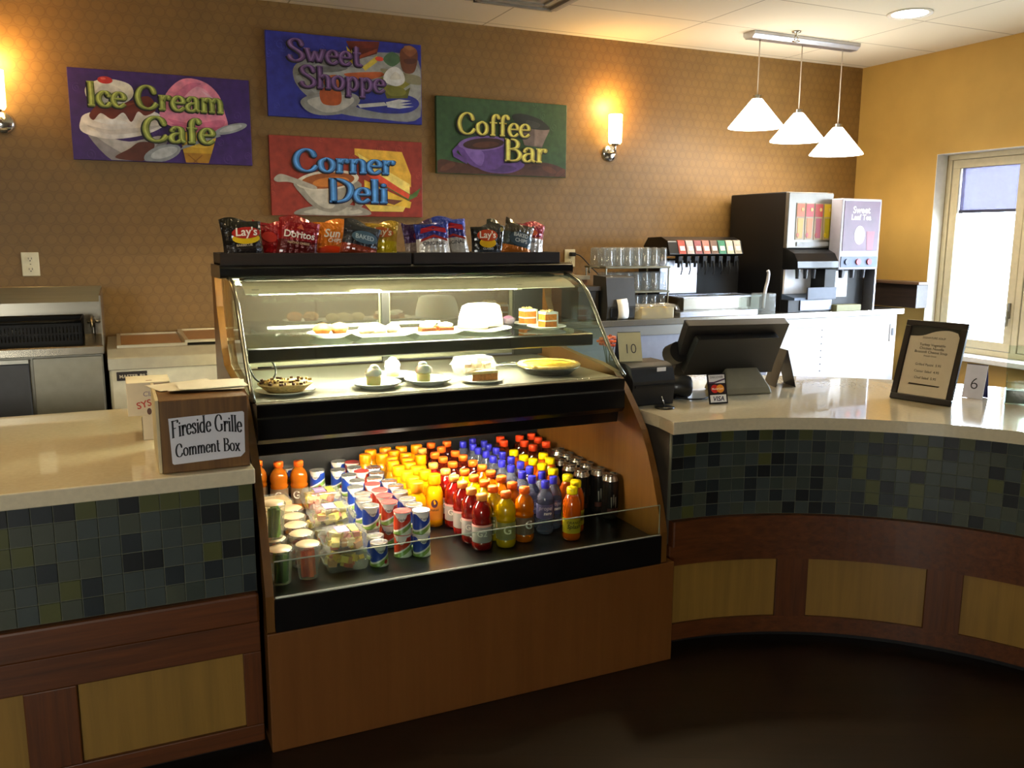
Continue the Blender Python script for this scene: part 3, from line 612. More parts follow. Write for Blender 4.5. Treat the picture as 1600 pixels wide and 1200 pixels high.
row('drk', og[5:], DZ, 'dark red sports drink behind the orange drinks, {o} in its row', 'dark sports drinks at the rear of the lower case')
bl = POS['blu']
row('blu', [p for p in bl if p[0] < 1.392], DZ, 'blue-capped water bottle, {o} from the glass, in the row touching orange drinks', 'blue-capped waters in the lower case')
row('blu', [p for p in bl if p[0] >= 1.392], DZ, 'blue-capped water bottle, {o} from the glass, in the row touching yellow caps', 'blue-capped waters in the lower case')
row('yc', [p for p in POS['yc'] if p[0] < 1.53], DZ, 'orange juice bottle with a ridged yellow cap, {o} from the glass in its row', 'yellow-capped juices in the lower case')
row('yc', [p for p in POS['yc'] if p[0] >= 1.53], DZ, 'yellow-capped juice beside the silver cans, {o} of the two', 'yellow-capped juices in the lower case')
row('tea', POS['tea'], DZ, 'dark brown tea bottle with a red-orange cap at the rear wall, {o} nearest the glass', 'dark teas at the rear of the lower case')
row('can', [p for p in POS['can'] if p[0] > 1.66], DZ, 'tall black drink can with a silver lid against the wood side, {o} from the glass', 'tall black cans in the lower case')
row('can', [p for p in POS['can'] if p[0] <= 1.66], DZ, 'tall black drink can one row in from the wood side, {o} from the glass', 'tall black cans in the lower case')
row('jui', POS['jui'], DZ, 'orange juice bottle with a wide flat orange cap, {o} from the glass in its block', 'flat-capped orange juices in the lower case')
yb = sorted(POS['yog'], key=lambda p: p[1])
for nm, sel, key, lab in (('a', lambda x: x < .80, 'yb', 'blue silver-lidded yogurt cup'), ('b', lambda x: .80 <= x < .865, 'yr', 'red-banded yogurt cup with a red lid'), ('c', lambda x: x >= .865, 'yb', 'blue yogurt cup beside the orange juices')):
    pts = [p for p in yb if sel(p[0])]
    for i, (x, y) in enumerate(pts):
        k = 'yw' if nm == 'c' and i == 0 else key
        rz = R_.uniform(-.3, .3)
        put(k, x, y, DZ, f'{lab}, under the {ORD[i]} stack from the glass', 'stacked yogurt cups in the lower case', rz)
        if k == 'yr' and i in (5, 7): k = 'yb'; lab2 = 'silver-lidded cup among the red lids'
        else: lab2 = lab
        put(k, x, y, DZ+.0805, f'{lab2}, on top of the {ORD[i]} stack from the glass', 'stacked yogurt cups in the lower case', rz+.1)
row('yb', POS['low'], DZ, 'single unstacked blue yogurt cup close to the glass guard, {o} of the pair', 'single yogurt cups at the glass')
row('oj', POS['oj'], DZ, 'orange sports drink at the case end behind the fruit boxes, {o} from the wood side', 'orange drinks behind the fruit boxes', 0)
for i, (x, y) in enumerate(POS['oyog']):
    lb_ = ('silver-lidded yogurt cup half hidden between two orange drinks', 'red-banded yogurt cup beside the orange drinks at the rear')[i]
    put('yr' if i else 'yb', x, y, DZ, lb_+', under another', 'yogurt cups behind the fruit boxes')
    put('yb', x, y, DZ+.0805, lb_+', topmost', 'yogurt cups behind the fruit boxes')

# lidded fruit and vegetable cups, clear clamshell boxes, wrapped sandwiches
PET = glass('f4f6f0', 1.35, .05, .86); LIDP = mat('b5a27c', .35, spec=.6)
def snack_cup(fillcol, label, x, y, z, sticks=True, h=.105):
    o = thing('snack_cup', label, 'snack cup', (x, y, z), R_.uniform(-.5, .5), 'lidded fruit and vegetable cups')
    MB().lathe([(0, .002), (.030, 0), (.031, .002), (.041, h-.004), (.042, h)], PET, 20).build('cup', o, local=True)
    f = MB(); rr = random.Random(int(x*1000+y*777)); cs = [mat(c, .45, noise=.2, ns=40) for c in fillcol]
    if sticks:
        for i in range(11):
            a = rr.uniform(0, 6.28); r = rr.uniform(.002, .019); px, py = r*math.cos(a), r*math.sin(a)
            f.xf = Matrix.Translation((px, py, .004)) @ Matrix.Rotation(rr.uniform(0, 3), 4, 'Z') @ Matrix.Rotation(rr.uniform(-.12, .12), 4, 'X')
            f.box(-.006, .006, -.006, .006, 0, h*rr.uniform(.8, .92), rr.choice(cs))
        f.xf = Matrix()
    else:
        for i in range(26):
            zz = rr.uniform(.012, h-.018); a = rr.uniform(0, 6.28); r = rr.uniform(0, .02+.009*zz/h); f.ball((r*math.cos(a), r*math.sin(a), zz), .011, rr.choice(cs), 8, 6)
    f.build('fruit_pieces' if not sticks else 'vegetable_sticks', o, local=True)['kind'] = 'stuff'
    l = MB(); l.lathe([(.0425, h-.003), (.0435, h+.001), (.0425, h+.005), (.038, h+.006)], PET, 20); l.lathe([(.038, h+.006), (.034, h+.009), (.0, h+.009)], LIDP, 20); l.build('lid', o, local=True)
    return o
CAR = ['d8501a', 'e8641c', 'c64414']; CEL = ['6a9a2c', '7cab38', '558826']; BER = ['8a3a2a', 'b06a3a', 'a04a3c']; MEL = ['d9b06a', 'c98a4c', 'b8603c']
snack_cup(CAR, 'lidded plastic cup of orange carrot sticks behind the glass guard', .5, 2.665, DZ)
snack_cup(CEL, 'lidded cup of green celery sticks in the lower corner by the wood side', .411, 2.655, DZ)
snack_cup(BER, 'lidded fruit cup directly behind the carrot cup', .5, 2.775, DZ, False)
snack_cup(MEL, 'lidded fruit cup second behind the carrot cup', .5, 2.868, DZ, False)
snack_cup(BER, 'lidded fruit cup third behind the carrot cup', .51, 2.965, DZ, False)
snack_cup(MEL, 'lidded fruit cup fourth behind the carrot cup, next to the sandwiches', .52, 3.06, DZ, False)
snack_cup(MEL, 'lidded fruit cup behind the celery cup, under another celery cup', .409, 2.757, DZ, False)
snack_cup(CEL, 'tall green celery cup raised on a fruit cup by the wood side', .409, 2.76, DZ+.1145, True, .11)
def clamshell(label, x, y, z, w=.075, d=.06, h=.07, stuff_=True, rz=0, lab=True, nested=None):
    o = thing('clamshell_box', label, 'fruit box', (x, y, z), rz, 'clear fruit boxes in the lower case')
    def ringpts(s, zz): return [(px*s, py*s, zz) for px, py in cat_rom([(-w, -d), (0, -d*1.02), (w, -d), (w*1.02, 0), (w, d), (0, d*1.02), (-w, d), (-w*1.02, 0)], 3, True)]
    def shell(levels, mb, cap0, cap1):
        n = 24; v = []
        for s, zz in levels: v += ringpts(s, zz)
        fs = [(j*n+i, j*n+(i+1) % n, (j+1)*n+(i+1) % n, (j+1)*n+i) for j in range(len(levels)-1) for i in range(n)]
        if cap0: fs.append(tuple(range(n-1, -1, -1)))
        if cap1: fs.append(tuple(range((len(levels)-1)*n, len(levels)*n)))
        mb.add(v, fs, PET, False)
    b_ = MB(); shell([(.78, 0), (.8, .002), (.93, h*.55), (1.0, h*.57)], b_, True, False); b_.build('tray', o, local=True)
    l_ = MB(); shell([(1.0, h*.585), (.95, h*.6), (.90, h*.72), (.86, h*.74), (.82, h*.95), (.78, h)], l_, False, True); l_.build('lid', o, local=True)
    f = MB(); rr = random.Random(int(1000*(x+2*y)+z*91)); cs = [mat(c, .45, noise=.15, ns=30) for c in (['e8c83a', 'f0d860', 'd89a5a', 'c8603a', 'e6d490', 'd8b040'] if stuff_ else ['c69a5e', 'b8844a', 'd8b47c'])]
    for i in range(30):
        f.xf = Matrix.Translation((rr.uniform(-w*.62, w*.62), rr.uniform(-d*.62, d*.62), rr.uniform(.014, h*.78))) @ Matrix.Rotation(rr.uniform(0, 3), 4, 'Z') @ Matrix.Rotation(rr.uniform(-.5, .5), 4, 'X')
        k = rr.uniform(.009, .014); f.box(-k, k, -k, k, -k*.8, k*.8, rr.choice(cs))
    f.xf = Matrix(); f.build('fruit_chunks', o, local=True)['kind'] = 'stuff'
    if lab:
        s = MB(); z1 = h+.0008; s.box(-.028, .012, -.03, .032, z1, z1+.0006, mat('8d7396', .5)); s.box(.018, .042, -.03, .032, z1, z1+.0006, mat('ecdc4a', .5))
        v, ff = text('FRUIT', .014, .015); s.xf = Matrix.Translation((-.008, -.004, z1+.0009)); s.add(v, ff, mat('e8e0ec', .5)); s.xf = Matrix(); s.build('sticker', o, local=True)
    return o
clamshell('clear box of mixed fruit nearest the glass, under another box', .63, 2.71, DZ, h=.062)
clamshell('clear fruit box with purple and yellow sticker nearest the glass, upper of two', .63, 2.714, DZ+.0645, h=.062)
clamshell('clear fruit box in the middle of the row, under another box', .636, 2.92, DZ, h=.07)
clamshell('clear fruit box with yellow pineapple in the middle of the row, upper of two', .636, 2.925, DZ+.0735, h=.07)
clamshell('clear fruit box at the far end of the row, under another box', .647, 3.13, DZ, h=.07)
clamshell('clear fruit box at the far end of the row, upper of two', .647, 3.135, DZ+.0735, h=.07)
def sandwich(label, x, y, z, rz):
    o = thing('sandwich_pack', label, 'sandwich', (x, y, z), rz, 'wrapped sandwiches by the wood side')
    BR = mat('cfae7a', .7, noise=.12, ns=60, bump=.2); w, d = .075, .05
    s = MB()
    for k, (z0, z1, m) in enumerate(((.004, .022, BR), (.022, .028, mat('a9743f', .6)), (.028, .034, mat('e6cf9a', .5)), (.034, .052, BR))): s.prism([(-w, -d), (w, -d), (w*.9, d), (-w*.9, d)], z0, z1, m)
    s.build('sandwich', o, local=True, bevel=.003)
    p = MB(); p.prism([(-w-.004, -d-.004), (w+.004, -d-.004), (w*.9+.004, d+.004), (-w*.9-.004, d+.004)], .0, .058, PET); p.build('wrapper', o, local=True, bevel=.004)
    return o
sandwich('wrapped sandwich behind the snack cups, lower of two', .46, 3.19, DZ, .1)
sandwich('wrapped sandwich behind the snack cups, upper of two', .462, 3.19, DZ+.0585, .05)
sandwich('wrapped sandwich next to the orange drinks at the rear', .455, 3.305, DZ, .06)
# ------------------------------------------------------------------ pastries on the shelf and the upper deck
CHINA = mat('f4f1e8', .25, noise=.02, coat=.2); CREAM = mat('fbf4e2', .5, noise=.03, sss=.5); CRUST = mat('c98f45', .65, noise=.2, ns=45, bump=.3); BROWN = mat('8a4a20', .6, noise=.25, ns=60, bump=.3)
SZ, KZ = 1.1812, 1.0347
def plate(label, x, y, z, r, group, square=None, bowl=.018):
    o = thing('plate', label, 'plate', (x, y, z), 0, group)
    if square:
        w, d = square
        def rg(s, zz): return [(px*s, py*s, zz) for px, py in ((-w, -d), (w, -d), (w, d), (-w, d))]
        m = MB(); lv = [(.7, 0), (.72, 0), (1, .013), (1, .016), (.74, .0045)]; v = []
        for s, zz in lv: v += rg(s, zz)
        f = [(j*4+i, j*4+(i+1) % 4, (j+1)*4+(i+1) % 4, (j+1)*4+i) for j in range(4) for i in range(4)] + [(3, 2, 1, 0), (16, 17, 18, 19)]
        m.add(v, f, CHINA)
        m.build('dish', o, local=True, bevel=.002)
    else:
        MB().lathe([(0, 0), (r*.62, 0), (r*.64, .002), (r*.97, bowl*.85), (r, bowl), (r*.98, bowl+.002), (r*.66, .006), (0, .005)], CHINA, 32).build('dish', o, local=True)
    return o
def lump(mb, c, r, m, sq=(1, 1, 1), k=.18, seed=1):
    n0 = len(mb.v); X_ = mb.xf; mb.xf = Matrix(); mb.ball(c, r, m, 16, 10, sq)
    import mathutils.noise as mn
    for i in range(n0, len(mb.v)):
        p = Vector(mb.v[i]); d = p-Vector(c); s = 1+k*mn.noise(d*(2.2/r)+Vector((seed*3.1, 0, 0))); q_ = Vector(c)+d*s; mb.v[i] = tuple(X_ @ Vector((q_.x, q_.y, max(q_.z, c[2]-r*sq[2]*.9))))
    mb.xf = X_
GP, GD = 'white plates on the glass shelf of the case', 'white plates on the lower pastry deck'
plate('small round plate with two brown muffins on the case shelf', .715, 3.20, SZ, .085, GP)
for i, (dx, dy) in enumerate(((-.032, -.004), (.034, .006))):
    o = thing('muffin', ('darker round muffin on the shelf, nearer the case end', 'paler muffin on the shelf, beside the darker one')[i], 'muffin', (.715+dx, 3.2+dy, SZ+.0065), 0, 'muffins on the round plate')
    m = MB(); m.lathe([(0, 0), (.022, 0), (.031, .02), (.03, .022)], mat('b06a2c', .6), 18); m.build('muffin_base', o, local=True)
    m = MB(); lump(m, (0, 0, .026), .034, mat('c07a34' if i == 0 else 'd99a5a', .6, noise=.3, ns=50, bump=.3), (1, 1, .6), .12, i); m.build('muffin_top', o, local=True)
plate('rectangular plate of pale pastries in the middle of the case shelf', .90, 3.19, SZ, 0, GP, (.115, .085))
for i, (dx, dy, a) in enumerate(((-.055, .0, .2), (.0, -.02, .5), (.055, .01, .1), (.0, .04, -.3))):
    m = MB(); m.xf = Matrix.Translation((.90+dx, 3.19+dy, SZ+.0065)) @ Matrix.Rotation(a, 4, 'Z')
    lump(m, (0, 0, .016), .026, mat('f2e2b8', .6, noise=.12, ns=50, bump=.2), (1.15, .8, .75), .2, i+5)
    tag(m.build('pastry'), ['pale flaky pastry at the case-end side of its plate', 'pale flaky pastry at the front edge of its plate', 'pale flaky pastry on the side of its plate nearest the pie bars', 'pale flaky pastry at the rear of its plate'][i], 'pastry', 'pale pastries on the rectangular plate')
plate('rectangular plate holding cream-topped pie bars on the case shelf', 1.115, 3.19, SZ, 0, GP, (.10, .085))
for i, (x, y) in enumerate(((1.078, 3.15), (1.152, 3.15), (1.11, 3.225))):
    o = thing('pie_bar', ['cream-topped brown pie bar nearer the pastries', 'cream-topped brown pie bar nearer the white cake', 'cream-topped pie bar behind the other two'][i], 'pie bar', (x, y, SZ+.0065), (.06, -.05, .3)[i], 'pie bars on the shelf plate')
    MB().box(-.031, .031, -.024, .024, 0, .006, CRUST).build('crust', o, local=True); MB().box(-.0305, .0305, -.0235, .0235, .006, .021, BROWN).build('filling', o, local=True, bevel=.002)
    m = MB(); lump(m, (0, 0, .027), .022, CREAM, (1.35, 1.0, .5), .2, i+9); m.build('cream_topping', o, local=True)
plate('large round plate under the big white cake', 1.33, 3.20, SZ, .12, GP, bowl=.012)
o = thing('frosted_cake', 'big white frosted cake with a cut face on the case shelf', 'cake', (1.33, 3.2, SZ+.0125))
m = MB(); A0_, A1_ = .15, 4.55
cpro = [(0.0, 0), (.098, 0), (.1, .012), (.094, .05), (.082, .085), (.062, .095), (0, .098)]
m.lathe(cpro, CREAM, 26, a0=A0_, a1=A1_); m.build('frosting', o, local=True)
m = MB()
for a in (A0_, A1_):
    pts = [(r*math.cos(a)*.995, r*math.sin(a)*.995, z) for r, z in cpro]; m.add(pts + [(0, 0, 0)], [tuple(range(len(pts)))], mat('e8d498', .7, noise=.12, ns=70))
m.build('cut_face', o, local=True)
CAKEO = mat('d07a24', .75, noise=.25, ns=80, bump=.2)
def cake_slice(label, x, y, z, rz):
    o = thing('cake_slice', label, 'cake slice', (x, y, z), rz, 'layered orange cake slices on the shelf')
    P_ = [(-.03, -.026), (.026, -.03), (.03, .03), (-.026, .026)]
    MB().prism(P_, 0, .024, CAKEO).prism(P_, .03, .054, CAKEO).build('sponge_layers', o, local=True)
    m = MB(); Q = [(a*1.03, c*1.03) for a, c in P_]; m.prism(Q, .024, .03, CREAM); m.prism(Q, .054, .064, CREAM); m.prism([(.0305, -.0305), (.034, -.0305), (.034, .031), (.0305, .031)], 0, .062, CREAM)
    for k in range(14): m.ball((R_.uniform(-.026, .026), R_.uniform(-.026, .026), .066), .005, mat('e6c078', .7), 6, 4)
    m.build('frosting', o, local=True, bevel=.002); return o
plate('round plate with a single layered cake slice at the shelf end', 1.60, 3.16, SZ, .082, GP, bowl=.012)
cake_slice('orange layered cake slice nearer the glass at the shelf end', 1.605, 3.165, SZ+.0065, .2)
plate('round plate behind, holding the second layered cake slice', 1.60, 3.325, SZ, .072, GP, bowl=.010)
cake_slice('orange layered cake slice standing behind the other one', 1.59, 3.325, SZ+.0065, .1)
o = thing('dessert_cup', 'small purple dessert cup between the white cake and the cake slices', 'dessert cup', (1.49, 3.30, SZ))
MB().lathe([(0, 0), (.022, 0), (.031, .036), (.029, .036), (.021, .006), (0, .006)], glass('e8dfe6', 1.4, .02, .8), 20).build('cup', o, local=True)
m = MB(); lump(m, (0, 0, .028), .026, mat('8a5a72', .6, noise=.2), (1, 1, .7), .2, 4); m.build('dessert', o, local=True)
# upper deck
plate('round plate under the crumb pie at the case end', .49, 2.90, KZ, .10, GD, bowl=.012)
o = thing('crumb_pie', 'golden crumb pie with dark chips at the case end', 'pie', (.49, 2.90, KZ+.0065))
m = MB(); m.lathe([(0, 0), (.058, 0), (.09, .026), (.09, .028), (0, .034)], mat('d9b878', .7, noise=.3, ns=90, bump=.4), 32); m.build('pie_shell', o, local=True)
m = MB()
for i in range(46):
    a = R_.uniform(0, 6.28); r = .085*math.sqrt(R_.random()); m.xf = Matrix.Translation((r*math.cos(a), r*math.sin(a), .034)) @ Matrix.Rotation(a*3, 4, 'Z'); k = R_.uniform(.003, .007); m.box(-k, k, -k*.5, k*.5, -.004, .003, mat('5a3312', .7) if i % 3 else mat('c9a050', .7))
m.xf = Matrix(); m.build('crumbs', o, local=True)['kind'] = 'stuff'
YEL = mat('f3e6a0', .5, noise=.05, sss=.5)
for i, (px, py, pr, cx, cy, ps, cs) in enumerate(((.80, 2.89, .088, .79, 2.887, 'nearest the crumb pie', 'nearest the crumb pie'), (.905, 3.035, .085, .905, 3.045, 'set furthest from the glass', 'set furthest from the glass'), (.99, 2.89, .085, .972, 2.887, 'nearest the boxed cake', 'nearest the boxed cake'))):
    plate('white plate with a whipped-cream dessert, '+ps, px, py, KZ, pr, GD)
    o = thing('cream_dessert', 'yellow dessert cup heaped with whipped cream, '+cs, 'dessert', (cx, cy, KZ+.0065), 0, 'whipped cream desserts on the deck')
    MB().lathe([(0, 0), (.026, 0), (.029, .03), (.0285, .042), (0, .044)], YEL, 20).build('custard', o, local=True)
    m = MB(); lump(m, (0, 0, .052), .031, CREAM, (1, 1, .85), .22, i+20); lump(m, (.004, 0, .072), .018, CREAM, (1, 1, .8), .2, i+30); m.build('whipped_cream', o, local=True)
    o.rotation_euler[2] = i; o.scale = (.92, .92, .86)
oc_ = clamshell('small clear clamshell holding a slice behind the cake plate on the pastry deck', 1.215, 3.01, KZ, .075, .06, .07, False, .1, False)
oc_['group'] = 'clear clamshell on the pastry deck'
plate('round plate with a pie slice under the pastry lamps, between clamshell and whole pie', 1.185, 2.85, KZ, .078, GD, bowl=.010)
o = thing('pie_slice', 'brown-topped slice of apple pie on its plate', 'pie slice', (1.185, 2.85, KZ+.0065), .35)
tri = [(-.05, 0), (.045, -.032), (.045, .032)]
MB().prism(tri, 0, .024, mat('b8763a', .7, noise=.35, ns=70, bump=.3)).build('filling', o, local=True); MB().prism([(a*1.03, c*1.04) for a, c in tri], .024, .033, mat('e6cc8c', .65, noise=.2, ns=60, bump=.2)).build('crust', o, local=True, bevel=.002)
o = thing('serving_tongs', 'metal wire serving tongs lying on the deck behind the pies', 'tongs', (1.36, 3.09, KZ))
for k, s in enumerate((-1, 1)):
    pts = cat_rom([(-.13, 0, .006), (-.05, s*.012, .014), (.0, s*.01, .02), (.04, s*.035, .022), (.075, s*.03, .02), (.085, s*.004, .018), (.06, -s*.004*k, .018)], 6)
    MB().tube(pts, .0025, mat('b9b4a4', .2, .95), 6).build('tong_arm', o, local=True)
o = thing('custard_pie', 'whole golden custard pie with a fluted crust in a foil pan', 'pie', (1.50, 2.94, KZ))
MB().lathe([(0, 0), (.085, 0), (.118, .028), (.122, .029), (.117, .030), (.084, .003), (0, .003)], mat('b9b6ae', .25, .9), 36).build('foil_pan', o, local=True)
m = MB(); n = 72; v = []; f = []
for j, (r, z) in enumerate(((.112, .026), (.121, .034), (.114, .042), (.104, .036))):
    for i in range(n): k = 1+.028*math.sin(i*2*PI/n*24)*(1 if j in (1, 2) else .3); v.append((r*k*math.cos(2*PI*i/n), r*k*math.sin(2*PI*i/n), z))
for j in range(3):
    for i in range(n): f.append((j*n+i, j*n+(i+1) % n, (j+1)*n+(i+1) % n, (j+1)*n+i))
m.add(v, f, mat('e0b860', .6, noise=.2, ns=40), True); m.build('crust', o, local=True)
MB().lathe([(.106, .034), (.09, .0365), (0, .038)], mat('f6c53c', .4, noise=.08, ns=20, coat=.2), 36).build('custard', o, local=True)

# ------------------------------------------------------------------ snack trays and chip bags on top of the case
WICK = wood('140b07', '26160d', 'x', .75, 1.2, 0)
for i, (a, c) in enumerate(((.34, 1.052), (1.062, 1.705))):
    t = thing('snack_tray', ('dark wood tray on the case top under the black and red chip bags', 'dark wood tray on the case top under the blue chip bags')[i], 'tray', ((a+c)/2, 3.36, 1.4475), 0, 'dark wood trays on top of the case')
    MB().box(a, c, 3.26, 3.47, 1.4475, 1.455, WICK).build('tray_floor', t)
    for x0, x1, y0, y1 in ((a, c, 3.25, 3.26), (a, c, 3.47, 3.48), (a, a+.01, 3.26, 3.47), (c-.01, c, 3.26, 3.47)): MB().box(x0, x1, y0, y1, 1.4475, 1.492, WICK).build('tray_side', t, bevel=.002)
FOIL = dict(rough=.22, metal=.25, noise=.08, ns=30, bump=.9, bs=42, coat=.5)
def bag(label, x, y, w, h, tilt, rz, cols, decals, d=.04, lean=.12, z=1.456):
    z = 1.4565+abs(math.sin(tilt))*w/2+.003
    """A pillow bag standing on its lower seam. cols: [(height fraction, colour)...]; decals: (kind, args)."""
    o = thing('chip_bag', label, 'chip bag', (x, y, z), 0, 'chip bags in the trays on the case')
    o.rotation_euler = (-lean, tilt, rz)
    nu, nv = 14, 18
    def thick(u, t): e = max(0, 1-abs(2*u-1)**2.2)**.55*max(0, 1-abs(2*t-1)**3.5)**.6; return d*e
    def X(u, t): return (u-.5)*w*(1-.07*math.sin(PI*t))
    crk = lambda u, t: .0035*math.sin(u*23+x*40)*math.sin(t*17+x*9)
    m = MB(); V = []; F = []; B = []
    for s in (-1, 1):
        for j in range(nv+1):
            for i in range(nu+1):
                u, t = i/nu, j/nv; zz = t*h+(.012*math.sin(u*5+x*30) if j == nv else 0); V.append((X(u, t), s*(thick(u, t)/2+abs(crk(u, t))*(thick(u, t)/d)), zz))
    cm = [mat(c, **FOIL) for _, c in cols]
    st = (nu+1)*(nv+1)
    for s in range(2):
        for j in range(nv):
            k = next((i for i, (tt, _) in enumerate(cols) if (j+.5)/nv <= tt), len(cols)-1)
            for i in range(nu):
                q4 = [s*st+j*(nu+1)+i, s*st+j*(nu+1)+i+1, s*st+(j+1)*(nu+1)+i+1, s*st+(j+1)*(nu+1)+i]
                m.add([V[a] for a in (q4 if s == 0 else q4[::-1])], [(0, 1, 2, 3)], cm[k], True)
    bo = m.build('bag_film', o, local=True)
    front = lambda a, c, up_: ((a, -(thick(a/w+.5, c/h)/2+.0045+up_), c))
    for part, items in decals.items():
        g = MB()
        for it in items:
            if it[0] == 'T':
                _, s, sz, cx, cz, colr, sh = it; v, f = text(s, sz, .018, sh); g.add([front(cx+a, cz+c, .0012) for a, c, _z in v], f, mat(colr, .35))
            elif it[0] == 'E':
                _, cx, cz, ra, rb, colr, lift = it; v = [front(cx, cz, lift)]; f = []
                for r in (.5, 1):
                    for k in range(20): v.append(front(cx+ra*r*math.cos(k*PI/10), cz+rb*r*math.sin(k*PI/10), lift))
                for k in range(20): f += [(0, 1+k, 1+(k+1) % 20), (1+k, 21+k, 21+(k+1) % 20, 1+(k+1) % 20)]
                g.add(v, f, mat(colr, .3, coat=.3))
            else:
                _, pts, colr, lift = it; g.add([front(a, c, lift) for a, c in pts], [tuple(range(len(pts)))], mat(colr, .3, coat=.3))
        g.build(part, o, local=True)
    return o
bag('black chip bag with white and red lettering over a yellow patch, at the tray end', .432, 3.30, .15, .148, -.06, .1, [(.4, '2a2422'), (1, '15110f')], {'emblem': [('E', .01, .078, .05, .02, 'd8b41c', .0004), ('E', .012, .098, .052, .021, 'a8241a', .0008)], 'lettering': [('T', 'Lay\'s', .042, .012, .088, 'f2e6da', .1)], 'print': [('T', 'BARBECUE', .012, 0, .05, 'b9a890', 0)]})
bag('plain red chip bag half hidden beside the black bag', .525, 3.405, .13, .14, .15, .2, [(1, '9c1418')], {'emblem': [('E', 0, .08, .03, .02, 'c23a30', .0005)]}, d=.03)
bag('dark red chip bag with large white lettering, tilted', .618, 3.30, .155, .148, .14, -.05, [(.45, '5a1212'), (1, '8e1218')], {'lettering': [('T', 'Doritos', .036, 0, .075, 'efe6dc', .05)], 'emblem': [('P', [(-.012, .11), (.016, .106), (.004, .128)], 'c8583c', .0008)], 'print': [('T', 'NACHO CHEESE', .011, 0, .052, 'c9b090', 0)]})
bag('orange chip bag with white slanted lettering', .765, 3.385, .15, .15, .05, .05, [(.3, 'd8500e'), (.6, 'd8741c'), (1, 'e07a10')], {'emblem': [('E', .0, .03, .05, .022, 'd83c10', .0005)], 'lettering': [('T', 'Sun', .044, 0, .085, 'ece6d2', .25), ('T', 'CHIPS', .02, .01, .066, 'ece6d2', .2)]})
bag('slumped dark chip bag with a blue-grey oval emblem', .852, 3.30, .15, .128, .22, .0, [(.35, '8a3418'), (.6, '2a2a30'), (1, '23232a')], {'emblem': [('E', .01, .075, .052, .024, '4a6272', .0006)], 'lettering': [('T', 'BAKED', .024, .01, .067, 'b9c6cc', -.1)]})
bag('yellow chip bag with pale lettering in the middle of the row', .966, 3.385, .135, .145, .08, -.1, [(.5, 'c9b018'), (1, 'b8922a')], {'emblem': [('E', .0, .104, .045, .02, 'b85a24', .0006)], 'lettering': [('T', 'Lay\'s', .038, 0, .094, 'efe2c4', .1)]})
bag('dark purple chip bag beside the gap between the trays', 1.142, 3.40, .14, .148, -.08, .15, [(.45, '8a7a72'), (1, '3a1c46')], {'emblem': [('E', 0, .09, .03, .02, '7a2430', .0006)]}, d=.03)
bag('blue chip bag with a red banner, lower of the blue pair', 1.163, 3.30, .148, .148, -.04, .0, [(.56, 'd6d0c8'), (.74, '3c3a86'), (1, '24358e')], {'emblem': [('P', [(-.055, .103), (0, .114), (.055, .103), (.052, .122), (0, .133), (-.05, .123)], 'a81e2c', .0007), ('P', [(-.058, .07), (0, .088), (.058, .07), (.054, .08), (0, .098), (-.054, .08)], '9a2420', .0007)], 'print': [('T', 'ORIGINAL', .021, 0, .056, '3a3a44', 0)]})
bag('taller blue chip bag with a red banner, next to the black bag', 1.276, 3.375, .15, .165, -.1, .05, [(.52, 'd6d0c8'), (.7, '3c3a86'), (1, '22389a')], {'emblem': [('P', [(-.052, .108), (0, .122), (.052, .108), (.05, .13), (0, .143), (-.05, .13)], 'b0202c', .0007), ('P', [(-.058, .07), (0, .088), (.058, .07), (.054, .08), (0, .098), (-.054, .08)], '9a2420', .0007)], 'print': [('T', 'ORIGINAL', .021, 0, .056, '3a3a44', 0)]})
bag('black chip bag with an orange round emblem on the second tray', 1.392, 3.30, .135, .142, .0, -.05, [(.3, '3a4048'), (1, '161412')], {'emblem': [('E', 0, .068, .036, .02, 'd8a818', .0004), ('E', 0, .098, .045, .024, 'b8401a', .0008)], 'lettering': [('T', 'Lay\'s', .038, 0, .088, 'f4ead8', .05)], 'print': [('T', 'CLASSIC', .012, 0, .04, 'c6c6c0', 0)]})
bag('slumped grey-green chip bag with white lettering and an orange foot', 1.522, 3.30, .14, .14, .22, .05, [(.25, 'b86a24'), (.65, '3c4648'), (1, '4a4030')], {'emblem': [('E', 0, .07, .05, .03, '3a4a54', .0005)], 'lettering': [('T', 'BAKED', .022, 0, .078, 'c9ccc8', 0), ('T', 'CHIPS', .022, .004, .056, 'c9ccc8', 0)]})
bag('shiny red and silver chip bag at the end of the second tray', 1.62, 3.385, .146, .145, .12, .0, [(.55, 'cfc9c2'), (.62, '8a3420'), (1, '8a2230')], {'emblem': [('E', -.01, .105, .038, .016, 'c85a30', .0006)], 'print': [('T', 'ORIGINAL', .018, -.008, .06, '4a4a4e', 0)]})
bag('small dark foil chip bag peeking out behind the grey-green one', 1.47, 3.42, .10, .15, .2, .1, [(1, '2a2a1e')], {'emblem': [('E', 0, .12, .03, .012, 'a89c5a', .0006)]}, d=.03)
